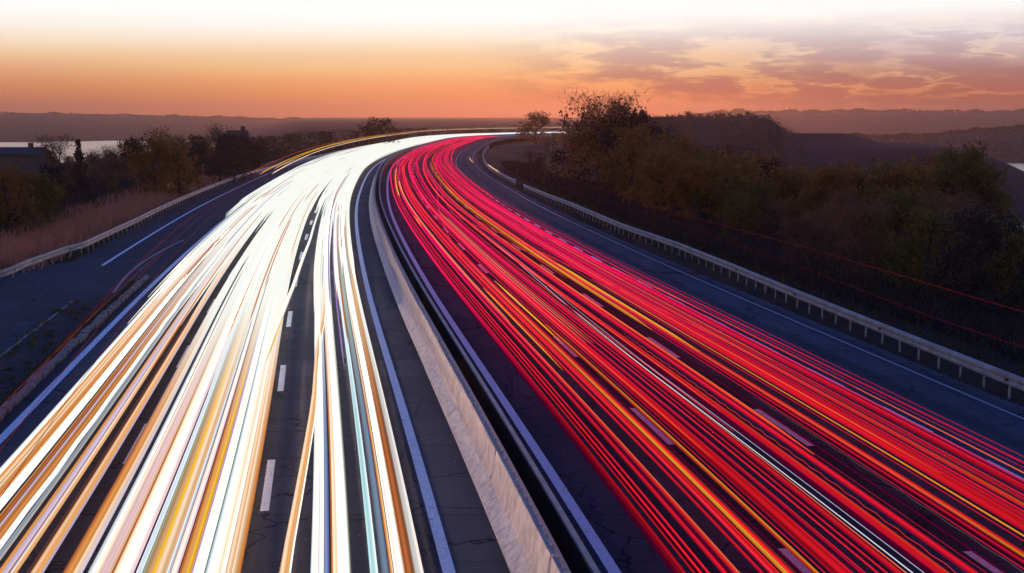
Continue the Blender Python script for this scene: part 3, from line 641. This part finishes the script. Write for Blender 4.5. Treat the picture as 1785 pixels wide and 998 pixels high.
for px, yt in ((425, 236), (440, 240), (452, 243), (398, 236)):
    skyline_tree(px, 190, yt, 'bushy', 1+px % 3, 'dusky', name='bush', wide=.9, label=f'dusky shrub hiding the walls of the house with brown roof', cat='bush', group='dusky shrubs hiding the walls of the house')
# ------------------------------------------------------------------ light trails (long exposure): glowing strands at lamp height along the lanes
NT = [0]
def step_s(s0, s1):
    out = [s0]
    while out[-1] < s1: out.append(out[-1]+(2.5 if out[-1] < 80 else 4.0 if out[-1] < 260 else 6.0))
    out[-1] = s1; return np.array(out)
def hexcol(c):
    return np.array(lin(*c)[:3]) if isinstance(c[0], int) else np.array(c)
def trail(name, uc, w, z, prof, s0=4, s1=600, label='', group=None, cat='light trail', far=None, fs=(40, 100), wig=None, gain=1.0, fine=None, tp=3.0):
    """uc: u or callable; prof: colours across the strand; far: colour it goes over to far away"""
    s = step_s(s0, s1) if fine is None else np.arange(s0, s1, fine)
    n = len(s); u = uc(s) if callable(uc) else np.full(n, float(uc)); seed = random.uniform(0, 99)
    u = u+.05*np.sin(s/33.)+.012*np.sin(s/19.7+seed*2)*sm(s/60)+sm((s-80)/220)*(.42 if name == 'taillight_trail' else .25)*np.sin(s/(31.+seed/6)+seed)
    if wig: u = u+wig[0]*np.abs(((s/wig[1]) % 1)*2-1)
    P = np.array([hexcol(c) for c in prof])*gain
    if w > .06 and name == 'headlight_trail':         # lamp bundles are finely streaked across
        k0 = len(P); kk = int(min(15, max(7, w/.018))); q = np.linspace(0, k0-1, kk)
        P = np.stack([np.interp(q, np.arange(k0), P[:, c_]) for c_ in range(3)], 1)*rng.uniform(.72, 1.15, (kk, 1))
    elif w > .12:
        k0 = len(P); kk = int(min(15, max(7, w/.022))); q = np.linspace(0, k0-1, kk)
        P = np.stack([np.interp(q, np.arange(k0), P[:, c_]) for c_ in range(3)], 1)*rng.choice([1.05, 1.0, .9, .7, .35], (kk, 1))
    K = len(P)
    t = np.linspace(-1, 1, K); hgt = min(.07, .5*w)*np.sqrt(np.clip(1.02-t**2, 0, 1))
    V = np.empty((n, K+1, 3)); C = np.empty((n, K+1, 3))
    ww = w*(1+.15*np.sin(s/23.+seed)); 
    taper = np.clip(np.minimum((s-s0)/tp, (s1-s)/tp), .04, 1) if (s0 > 20 or s1 < 300) else np.ones(n)
    for k in range(K):
        x, y = pt(s, u+t[k]*ww/2*taper); V[:, k] = np.stack([x, y, z+hgt[k]*taper], 1)
    x, y = pt(s, u); V[:, K] = np.stack([x, y, np.full(n, z-min(.02, .3*w))], 1)
    fl2 = 1+(.22 if name == 'taillight_trail' else .10)*np.sin(s/6.3+seed)*np.sin(s/17.+seed)
    mixf = sm((s-fs[0])/(fs[1]-fs[0]))[:, None, None] if far is not None else 0
    base = np.concatenate([P, P[K//2:K//2+1]*.5])[None]*fl2[:, None, None]
    C[:] = base*(1-mixf)+(hexcol(far)*mixf if far is not None else 0)
    c = K+1; i, j = np.meshgrid(np.arange(n-1), np.arange(c), indexing='ij'); a = (i*c+j).ravel(); b_ = (i*c+(j+1) % c).ravel()
    F = np.stack([a, b_, b_+c, a+c], 1)
    o = mesh(name, V.reshape(-1, 3), F, M['glow'], cols=C.reshape(-1, 3), smooth=True)
    NT[0] += 1
    return tag(o, label, cat, group)
WH = (.95,.98,.92); CR = (1.0,.009,.115)
OR = (238,166,92); CRM = (1.15,.82,.58); TAN = (225,180,130); WT = (1.5,1.28,1.12); BW = (.95,1.05,1.15); GR = (150,160,175); BR = (120,72,58); DO = (200,110,50); PK = (245,205,220); YE = (255,200,40); CYN = (190,235,240); LV = (200,195,235); GN = (140,165,140); DB = (70,45,60)
def lane_l(u): return 'lane beside the median barrier' if u > -6.7 else 'middle headlight lane' if u > -10.2 else 'outer headlight lane'
def wd_(w): return 'hair-thin' if w < .05 else 'narrow' if w < .12 else 'broad'
def HL(a, b, prof, z, cn, label=None, **k):
    u = (a+b)/2; w = abs(b-a)*1.08+.01
    desc = f'{wd_(w)} {cn} headlight trail in the {lane_l(u)}'
    k.setdefault('far', WH); k.setdefault('fs', (32, 62) if u > -10.2 else (38, 95))
    return trail('headlight_trail', u, w, z, prof, label=label or desc, group=None if label else desc.replace('trail', 'trails'), **k)
# outer lane
HL(-12.62, -12.50, [GR, BW, WT], .62, 'white', 'pale green white trail at the outer edge of the headlights by the left edge line')
HL(-12.50, -12.30, [DO, OR, OR, CRM, OR], .60, 'orange')
HL(-12.30, -12.14, [BR, OR, CRM, OR, DO], .66, 'orange')
HL(-12.13, -11.99, [DO, OR, CRM, OR], .60, 'orange')
HL(-11.96, -11.84, [LV, WT, WT, BW], .70, 'white', 'bright white trail between brown bands of the outer headlight lane', wig=(.03, .5), s1=600)
HL(-11.84, -11.60, [BR, OR, BR, DO, BR, OR, BR], .56, 'brown')
HL(-11.60, -11.575, [LV, LV, LV], .70, 'lavender')
HL(-11.57, -11.42, [BR, DO, OR, DO], .58, 'orange')
HL(-11.32, -11.22, [WT, WT, BW], .74, 'white', 'bright white ragged trail bordered by dark asphalt in the outer headlight lane', wig=(.03, .45))
HL(-11.22, -11.13, [GR, GR, (190,190,190)], .66, 'grey')
HL(-11.03, -10.93, [DO, OR, OR], .62, 'orange'); HL(-10.93, -10.83, [PK, LV, PK], .66, 'pink'); HL(-10.83, -10.78, [GR, LV, GR], .62, 'grey')
HL(-10.78, -10.68, [OR, CRM, OR], .66, 'cream')
HL(-10.67, -10.49, [BR, DB, BR], .40, 'dim brown', s1=110, far=None)
HL(-10.48, -10.25, [DO, OR, CRM, OR, OR, LV], .62, 'orange', 'broad orange trail along the left side of the dark gap between headlight lanes')
HL(-9.97, -9.78, [DB, DO, OR, DO], .50, 'dim orange'); HL(-9.77, -9.62, [OR, CRM, CRM, LV], .55, 'cream', 'cream trail along the right side of the dark gap between headlight lanes')
# middle lane
HL(-9.43, -9.34, [GR, BW, WT], .70, 'bluish'); HL(-9.34, -9.20, [WT, CRM, PK], .66, 'white'); HL(-9.20, -9.07, [CRM, PK, TAN], .64, 'pink')
HL(-9.07, -9.01, [BR, DO, OR], .62, 'brown'); HL(-9.01, -8.86, [OR, CRM, WT, CRM], .66, 'cream'); HL(-8.86, -8.66, [WT, WT, WT, PK], .72, 'white', 'broad pure white trail in the centre of the middle headlight lane')
HL(-8.64, -8.54, [LV, BW, BW], .66, 'bluish'); HL(-8.54, -8.50, [GN, GN, TAN], .62, 'greenish'); HL(-8.50, -8.35, [BR, TAN, OR], .60, 'tan'); HL(-8.345, -8.31, [YE, YE, YE], .70, 'yellow', 'thin yellow trail inside the tan band of the middle headlight lane', s1=70)
HL(-8.33, -8.10, [OR, CRM, TAN, OR], .60, 'orange'); HL(-8.10, -8.05, [GR, BW, GR], .70, 'grey'); HL(-8.05, -7.93, [PK, WT, PK], .66, 'pink'); HL(-7.92, -7.88, [BR, DO, BR], .62, 'brown')
HL(-7.87, -7.75, [DO, OR, TAN], .62, 'orange'); HL(-7.75, -7.69, [YE, YE, OR], .70, 'yellow', 'yellow trail with a violet edge in the middle headlight lane', s1=75); HL(-7.69, -7.655, [(130,90,190), (170,140,220), LV], .66, 'violet', 'thin violet trail beside the yellow trail in the middle headlight lane')
HL(-7.65, -7.48, [WT, WT, WT], .68, 'white'); HL(-7.48, -7.44, [GN, (70,130,100), GN], .64, 'green', 'thin green trail among white ones in the middle headlight lane', s1=80); HL(-7.44, -7.35, [GR, BW, WT], .68, 'bluish')
HL(-7.35, -7.13, [WT, WT, CRM, WT], .66, 'white'); HL(-7.13, -6.99, [TAN, CRM, OR], .64, 'tan'); HL(-6.99, -6.87, [CRM, CRM, OR, DO], .66, 'cream', 'cream trail with orange right edge bordering the dashed line by the middle lane')
# lane beside the barrier
cu1 = lambda s: np.interp(s, [4, 25, 38, 46, 53, 70, 100], [-6.2, -6.12, -5.66, -5.55, -5.3, -5.2, -5.1])
trail('headlight_trail', cu1, .14, .66, [TAN, CRM, OR, TAN], label='tan trail that crosses the other trails in the lane beside the median barrier', s1=560, far=WH, fs=(45, 70))
trail('headlight_trail', lambda s: cu1(s)-.09, .03, .62, [BR, TAN, BR], label='serrated brown trail hugging the crossing tan trail', s0=8, s1=40, wig=(.03, .22), fine=.055)
trail('headlight_trail', lambda s: cu1(s)+.10, .03, .68, [WT, WT, WT], label='hair-thin white trail on the right rim of the crossing tan trail', s1=60)
cu2 = lambda s: np.interp(s, [34, 40, 47, 61, 82, 111, 140], [-7.7, -7.38, -7.15, -6.65, -6.21, -6.09, -6.0])
trail('headlight_trail', cu2, .17, .70, [CRM, WT, WT, GR], label='white trail changing lanes across the dashed line of the headlight side', s0=40, s1=560, far=WH, fs=(60, 90))
trail('indicator_and_flare_trail', lambda s: cu2(s)+.09, .06, .74, [OR, YE, YE], label='short yellow orange trail on the lane-changing white trail', s0=43, s1=53)
HL(-5.66, -5.62, [GR, BW, GR], .62, 'bluish'); HL(-5.62, -5.53, [WT, WT, WT], .66, 'white'); HL(-5.52, -5.43, [BW, WT, WT], .68, 'white'); HL(-5.43, -5.34, [(90,105,150), (130,150,200), (90,105,150)], .60, 'blue', 'broad blue grey trail between two white trails beside the barrier lane centre')
HL(-5.29, -5.24, [DO, (225,130,50), OR], .64, 'orange'); HL(-5.24, -5.0, [CRM, CRM, WT, WT, BW], .70, 'white', 'broadest cream and white trail in the lane beside the median barrier'); HL(-4.99, -4.96, [GN, GN, BR], .62, 'greenish')
HL(-4.62, -4.50, [CYN, CYN, BW], .66, 'cyan', 'pale cyan trail alone on dark asphalt left of the barrier', far=BW); HL(-4.43, -4.30, [(80,95,120), (130,150,175), (90,110,140)], .60, 'blue grey', 'dim blue grey trail left of the white one nearest the barrier', far=(165,180,165))
HL(-4.27, -4.23, [DO, OR, CRM], .62, 'orange'); HL(-4.23, -4.05, [WT, WT, WT, CRM], .70, 'white', 'bright white trail nearest the barrier with orange rims'); HL(-4.05, -4.01, [OR, DO, BR], .62, 'orange')
HL(-3.99, -3.85, [BR, DO, BR, (150,95,50)], .50, 'brown', far=TAN); HL(-3.84, -3.71, [(190,185,180), (205,205,205), WT], .60, 'grey white', 'grey white trail nearest the edge line beside the median barrier')
# white glare fill that begins farther down the road
for k, (u, w, s0) in enumerate(((-9.18,.5,46), (-8.72,.5,40), (-8.2,.55,44), (-7.66,.5,38), (-7.2,.42,42), (-12.35,.5,74), (-11.75,.5,60), (-11.2,.5,56), (-10.75,.35,52), (-5.3,.5,72), (-4.75,.5,84), (-4.2,.45,62), (-3.85,.3,90), (-6.2,.5,118), (-6.7,.4,150), (-10.1,.5,104), (-12.8,.35,110))):
    trail('headlight_trail', u, w, .52, [WH]*5, s0=s0, s1=620, label=f'wide washed-out white trail filling the {lane_l(u)}', group=f'wide washed-out white trails filling the {lane_l(u)}', far=WH, fs=(60, 90), tp=22)
for i in range(84):
    u = random.uniform(-12.9, -3.75); s0 = random.uniform(48, 120); s0 = max(s0, 100) if -6.95 < u < -5.8 else s0
    if -10.4 < u < -9.5: s0 = random.uniform(85, 130)
    z = random.uniform(.55, .85)+(random.uniform(0, .6) if s0 > 85 else 0); w = random.uniform(.10, .26)
    d = f'white glare trail starting far down the {lane_l(u)}'
    trail('headlight_trail', u, w, z, [WH, WT, WH], s0=s0, s1=random.uniform(500, 640), label=d, group=d.replace('trail', 'trails'), far=WH, fs=(60, 90), gain=.98, tp=14)
for i in range(30):
    u = random.choice([random.uniform(-13.0, -10.5), random.uniform(-9.4, -6.9), random.uniform(-5.6, -3.9)]); s0 = random.uniform(40, 120); s1 = s0+random.uniform(25, 80); c = random.choice([DO, (190,70,40), OR, GR, (150,120,190), DO]); cn = 'rusty' if c in (DO, (190,70,40)) else 'tinted'
    d = f'short hair-thin {cn} trail over the {lane_l(u)}'
    trail('headlight_trail', u, .035+s0*.0004, .93, [c, c, c], s0=s0, s1=s1, label=d, group=d.replace('trail', 'trails'))
trail('headlight_trail', -13.15, .13, .7, [WT, WT, WT], s0=100, s1=620, label='white trail swinging wide along the outer edge of the far bend', far=WH)
trail('headlight_trail', -13.6, .11, .8, [WT, WT, WT], s0=116, s1=420, label='outermost white trail peeling off toward the left edge line', far=WH)
# tall vehicles' marker lamps
trail('marker_light_trail', -11.35, .10, 3.45, [OR, YE, OR], s0=112, s1=640, label='orange high trail arching above the headlight stream at the far bend')
trail('marker_light_trail', -11.05, .10, 3.35, [(255,170,20), YE, (255,170,20)], s0=125, s1=330, label='thick yellow high trail above the headlight stream')
trail('marker_light_trail', -10.7, .10, 3.2, [CRM, WT, CRM], s0=118, s1=640, label='white high trail under the yellow one at the far bend')
trail('marker_light_trail', -12.2, .045, 3.55, [(190,80,40), (230,120,60), (190,80,40)], s0=110, s1=420, label='faint rusty high trail above the left guardrail at the far bend')
RD = (.12,.010,.012)
for k, (o, z, w) in enumerate(((0, 3.5, .016), (.35, 3.42, .014), (.75, 3.3, .013), (-.5, 3.05, .011))):
    trail('marker_light_trail', lambda s, o=o: np.interp(s, [18, 26, 45, 66, 110, 200], [-10.3, -10.75, -11.5, -11.8, -11.5, -11.3])+o, w, z, [RD, (.19,.014,.018), RD], s0=14, s1=150,
          label=['upper thin red trail crossing above the traffic island on the left', 'second thin red trail crossing above the traffic island', 'third thin red trail above the stone kerb', 'faintest red trail above the slip road'][k])
trail('marker_light_trail', lambda s: np.interp(s, [16, 40, 80], [-13.25, -14.0, -14.6]), .012, .8, [(.25,.05,.02), (.35,.07,.03), (.25,.05,.02)], s0=16, s1=78, label='thin orange red trail just inside the stone kerb')

# the hottest strands: far brighter than the rest, they light the asphalt, the barrier and the evening air
HOT = (52.,38.,27.)
for u, z, t in ((-4.16, .98, 'dazzling white core of the trail nearest the median barrier'), (-5.14, .98, 'dazzling white core of the broadest trail in the barrier lane'), (-8.76, .80, 'dazzling white core in the centre of the middle headlight lane'), (-11.9, .78, 'dazzling white core of the outer headlight lane')):
    trail('headlight_trail', u, .05, z, [HOT]*3, label=t, s1=620, far=(1.25,1.3,1.25), fs=(55, 120))
# red side
R1 = (1.0,.014,.03); R2 = (.72,.008,.045); RDk = (.22,.002,.03); ROr = (1.0,.09,.02); YL = (1.0,.58,.03); PEA = (1.0,.28,.13)
RC = {'red': R1, 'dim': RDk}
def lane_r(u): return 'tail-light lane beside the median' if u < 3.57 else 'middle tail-light lane' if u < 7.12 else 'outer tail-light lane'
def TL(a, b, prof, z=.8, cn='red', label=None, **k):
    u = (a+b)/2; w = abs(b-a)*.94; desc = f'{wd_(w)} {cn} tail-light trail, {lane_r(u)}'
    k.setdefault('far', random.choice([CR, CR, CR, (1.0,.02,.05), (.7,.005,.08)])); k.setdefault('fs', (30, 80)); k.setdefault('gain', random.choice([1, 1, .8, .6])); k.setdefault('s1', random.uniform(450, 478))
    return trail('taillight_trail', u, w, z, prof, label=label or desc, group=None if label else desc.replace('trail', 'trails'), **k)
EDG = [RDk, R2, R1, R2, RDk]
TL(.50, .66, [RDk, R2, R1, R2, RDk], cn='red', label='dark red tail-light trail nearest the median edge line')
for a, b in ((.78,.83), (.90,.945), (1.01,1.075), (1.26,1.36)): TL(a, b, [RDk, R1, R1, RDk] if b-a > .05 else [R1, R1, R1])
TL(1.37, 1.52, [RDk, R1, ROr, PEA, R1, RDk], .86, 'orange red', 'glowing orange red trail with peach core in the first tail-light lane')
TL(1.89, 1.98, [RDk, R1, R1, RDk]); TL(2.05, 2.22, [RDk, R1, R1, ROr]); TL(2.215, 2.31, [ROr, YL, YL, ROr], .88, 'yellow', 'yellow orange trail between red bands in the first tail-light lane'); TL(2.31, 2.46, [ROr, R1, R1, RDk])
TL(2.50, 2.53, [(.3,.03,.02), (.4,.06,.02), (.3,.03,.02)], cn='brown'); TL(2.70, 2.82, [RDk, ROr, YL, ROr, RDk], .88, 'yellow', 'slim yellow trail with red rims in the first tail-light lane', s0=4, s1=48)
TL(2.85, 2.91, [R2, R1, R2]); TL(3.0, 3.03, [R2, R1, R2]); TL(3.07, 3.41, [R2, R1, R1, R1, R1, R2], .84, label='widest flat red trail over the first dashed line of the tail-light side')
for a, b in ((3.45,3.49), (3.6,3.64), (3.67,3.70), (3.86,3.92), (4.02,4.07)): TL(a, b, [R2, R1, R2])
TL(4.13, 4.29, [RDk, R1, R1, ROr, R1])
TL(4.31, 4.34, [ROr, PEA, ROr], .84, 'orange')
wl = lambda o: (lambda s: np.interp(s, [4, 23, 40, 50, 67, 100, 147, 188, 274, 364], [4.36, 4.36, 4.27, 4.4, 4.8, 5.05, 5.2, 5.7, 6.3, 5.8])+o)
trail('reversing_light_trail', wl(.0), .026, .9, [(.8,.85,1.0)]*3, label='thin white trail running through the red tail-lights, lower of the pair', s1=380, far=(1,.75,.85))
trail('reversing_light_trail', wl(.19), .016, .9, [(.6,.68,.9)]*3, label='thinner white trail running through the red tail-lights, upper of the pair', s1=300, far=(1,.7,.8))
TL(4.83, 5.06, [R2, R1, R1, ROr, R1, R2], .82, label='broad red trail just right of the white pair')
trail('taillight_trail', 5.2, .02, .8, [R2, ROr, R2], label='hair-thin wavy red trail right of the white pair', s0=8, s1=46, fine=.12, wig=(.05, .9))
TL(5.39, 5.53, [RDk, R1, R1, RDk]); TL(5.58, 5.60, [R2]*3); TL(5.72, 5.735, [R2]*3)
trail('taillight_trail', 6.35, .012, .8, [(.16,.13,.10)]*3, label='faint grey wavy trail over the dark gap of the tail-light side', s0=8, s1=36, fine=.15, wig=(.04, 1.3))
TL(6.44, 6.47, [R2, R1, R2]); TL(6.59, 6.66, [RDk, R1, ROr]); TL(6.66, 6.73, [ROr, YL, ROr], .86, 'orange', 'orange trail with yellow core in the second tail-light lane', far=ROr, fs=(50, 130)); TL(6.77, 6.90, [ROr, R1, R1, RDk]); TL(6.98, 7.12, [RDk]*3, .6, 'dim')
TL(7.26, 7.31, [ROr, YL, ROr], .86, 'yellow', 'fine yellow orange trail left of the widest shoulder side red trail', s1=60)
TL(7.39, 7.88, [R2, R1, R1, R1, R1, R1, R2], .84, label='widest solid red trail in the third tail-light lane')
for a, b in ((7.95,8.06), (8.13,8.19)): TL(a, b, [R2, R1, R2])
TL(8.27, 8.41, [R2, ROr, ROr, R1]); TL(8.55,8.59, [R1]*3); TL(8.64,8.67, [R1]*3); TL(8.72,8.76, [R1]*3); TL(8.84, 9.02, [RDk, R1, R1, R2]); TL(9.08, 9.14, [R2, R1, R2])
TL(9.22, 9.32, [RDk, (.8,.05,.2), R1]); TL(9.50, 9.535, [ROr, PEA, ROr], .86, 'orange', 'fine orange trail on the shoulder side of the red stream'); TL(9.66, 9.68, [R2]*3); TL(9.85, 9.87, [R2]*3, .8, 'crimson', far=(.4,.004,.05)); TL(10.1, 10.115, [R2]*3, .8, 'crimson', far=(.4,.004,.05)); TL(10.35, 10.37, [R2]*3, .8, 'crimson', far=(.4,.004,.05))
# dim strands added low between the bright ones, imitating their red glow
for a, b in ((.68,.77), (1.09,1.24), (1.60,1.72), (2.93,3.0), (3.50,3.59), (3.72,3.84), (3.94,4.01), (4.62,4.80), (5.10,5.34), (5.62,5.70), (6.52,6.58), (7.02,7.24), (8.08,8.12), (8.20,8.26), (8.78,8.83), (9.55,9.64), (9.70,9.83)):
    TL(a, b, [(.045,.001,.02), (.10,.001,.03), (.045,.001,.02)], .45, 'added dim purple red glow beside a', far=(.10,.002,.04), fs=(40, 150), s1=170)
for k, (ua, ub, sa, sb) in enumerate(((2.0, 5.6, 60, 150), (6.6, 3.2, 50, 130), (8.2, 5.2, 34, 110), (4.4, 8.0, 90, 200), (9.4, 7.2, 45, 120), (3.0, .9, 110, 220), (5.4, 2.2, 150, 260), (7.8, 9.8, 120, 230))):
    trail('taillight_trail', lambda s, ua=ua, ub=ub, sa=sa, sb=sb: ua+(ub-ua)*sm((s-sa)/(sb-sa)), .045, .93, [R2, (1.0,.05,.05), R2], s0=20+4*k, s1=440+3*k, far=(1.0,.03,.14), fs=(60, 120), label=f'narrow bright red trail drifting out of the {lane_r(ua)}', group=f'narrow bright red trails drifting out of the {lane_r(ua)}')
for k, (u, a, b) in enumerate(((3.15, 30, 130), (4.75, 34, 170), (6.05, 60, 210), (7.6, 28, 150), (8.5, 40, 220), (2.4, 70, 200))):
    trail('taillight_trail', u, .028, .93, [ROr, (1.0,.22,.05), ROr], s0=a, s1=b, label=f'hair-thin orange trail over the {lane_r(u)}', group=f'hair-thin orange trails over the {lane_r(u)}')
trail('indicator_and_flare_trail', 13.6, .22, .8, [OR, YE, OR], label='short orange flare beside the edge line at the far bend', s0=206, s1=232)  # this and the next imitate orange flare marks with glowing strands
trail('indicator_and_flare_trail', 15.4, .22, .75, [OR, CRM, YE], label='orange flare of light lying along the far guardrail', s0=172, s1=200)
# peach and yellow strands seen farther down
TL(1.42, 1.58, [ROr, PEA, PEA, ROr], .88, 'peach', 'peach trail farther down the first tail-light lane', s0=47, s1=150, far=PEA)
trail('indicator_and_flare_trail', 1.78, .06, .86, [ROr, YL, ROr], label='serrated yellow indicator trail in the first tail-light lane', s0=40, s1=58, fine=.08, wig=(.03, .42))
trail('indicator_and_flare_trail', 1.55, .09, .86, [ROr, YL, ROr], label='short yellow indicator dash farther up the first tail-light lane', s0=66, s1=80)
trail('indicator_and_flare_trail', 1.3, .09, .86, [ROr, YL, ROr], label='second short yellow indicator dash farther up the first tail-light lane', s0=88, s1=98)
TL(3.42, 3.46, [PEA]*3, .88, 'peach', s0=44, s1=100, far=PEA); TL(3.54, 3.58, [PEA]*3, .88, 'peach', s0=44, s1=104, far=PEA); TL(3.65, 3.69, [ROr, PEA, ROr], .88, 'peach', s0=44, s1=96, far=PEA)
TL(2.58, 2.68, [ROr, YL, ROr], .88, 'yellow', 'short yellow trail left of a lane dash farther down', s0=44, s1=60, far=YL)
TL(5.55, 5.66, [R1, ROr, PEA, ROr], .88, 'peach', 'long peach trail in the second tail-light lane', s0=30, s1=240, far=(.9,.05,.08), fs=(60,160))
TL(6.2, 6.40, [ROr, YL, YL, ROr], .90, 'yellow', 'bright yellow trail farther down the second tail-light lane', s0=46, s1=330, far=(1,.12,.05), fs=(120,260))
TL(6.72, 6.82, [ROr, YL, ROr], .88, 'yellow', 'tapering yellow trail in a dark gap of the second tail-light lane', s0=42, s1=66, far=YL)
TL(1.0, 1.1, [(.6,.5,.05), YL, (.6,.5,.05)], .9, 'olive yellow', 'olive yellow trail beside far lane dashes in the first tail-light lane', s0=120, s1=185, far=YL)
for i in range(15):
    u = random.choice([random.uniform(.45, 3.5), random.uniform(3.6, 7.0), random.uniform(7.1, 9.9)]); s0 = random.uniform(34, 130); w = random.uniform(.025, .09); col = random.choice([R1, R1, R2, CR, CR, (.55,.004,.06)])
    d = f'{wd_(w)} crimson trail starting far down the {lane_r(u)}'
    trail('taillight_trail', u if not (2.5 < u < 2.9 or 5.7 < u < 6.35) else u+.7, w, random.uniform(.65, .95), [RDk, col, col, RDk] if w > .07 else [col]*3, s0=s0, s1=random.uniform(420, 476), label=d, group=d.replace('trail', 'trails'), far=random.choice([CR, CR, (1.0,.03,.05), (1,.10,.16), (.5,.004,.06)]), fs=(60, 130))
for i in range(9):
    u = random.uniform(7.2, 10.6); w = random.uniform(.015, .05); d = f'hair-thin red trail spread across the {lane_r(u)}'
    trail('taillight_trail', u, w, random.uniform(.7, .9), [R2]*3, s0=random.uniform(4, 30), s1=random.uniform(300, 470), label=d, group=d.replace('trail', 'trails'), far=(.6,.005,.06), fs=(60, 150))
trail('marker_light_trail', lambda s: np.interp(s, [30, 44, 57, 92, 200], [10.65, 11.2, 11.15, 12.2, 12.2]), .014, 4.0, [(.14,.007,.011)]*3, s0=14, s1=215, label='upper thin red trail passing in front of the right woodland')
trail('marker_light_trail', lambda s: np.interp(s, [33, 42, 58, 86, 200], [9.73, 10.4, 11.3, 11.6, 12]), .012, 3.5, [(.10,.006,.010)]*3, s0=14, s1=200, label='lower thin red trail passing just above the right guardrail')

# ------------------------------------------------------------------ haze
hz = mesh('haze', *boxmesh(-7100, 7100, -300, 7100, -39, 62), None); tag(hz, 'thin warm evening haze lying over the whole valley', 'haze', None, 'stuff')
m = bpy.data.materials.new('evening_haze'); m.use_nodes = True; T = m.node_tree; T.nodes.clear()
v = nd(T, 'ShaderNodeVolumePrincipled'); v.inputs['Color'].default_value = (1.0,.58,.40,1); v.inputs['Density'].default_value = .00015; v.inputs['Anisotropy'].default_value = .76
o = nd(T, 'ShaderNodeOutputMaterial'); T.links.new(v.outputs[0], o.inputs['Volume']); hz.data.materials.append(m)
# alike things in small groups are told apart by their order
def base_x(o):
    if o.type == 'MESH' and len(o.data.vertices): v = o.data.vertices[0].co; return su([v.x], [v.y])[1][0]
    return o.location.x/max(o.location.y, 1)
from collections import defaultdict
gr = defaultdict(list)
for o in list(COL.objects):
    if o.parent is None and o.get('group') and o.get('label'): gr[o['label']].append(o)
ORD = ['first', 'second', 'third', 'fourth', 'fifth', 'sixth']
for lab, os_ in gr.items():
    if 2 <= len(os_) <= 6:
        for k, o in enumerate(sorted(os_, key=base_x)):
            o['label'] = f'{ORD[k]} from left, '+lab
print('trails', NT[0], 'trees', NTREE[0], 'objects', len(bpy.data.objects))
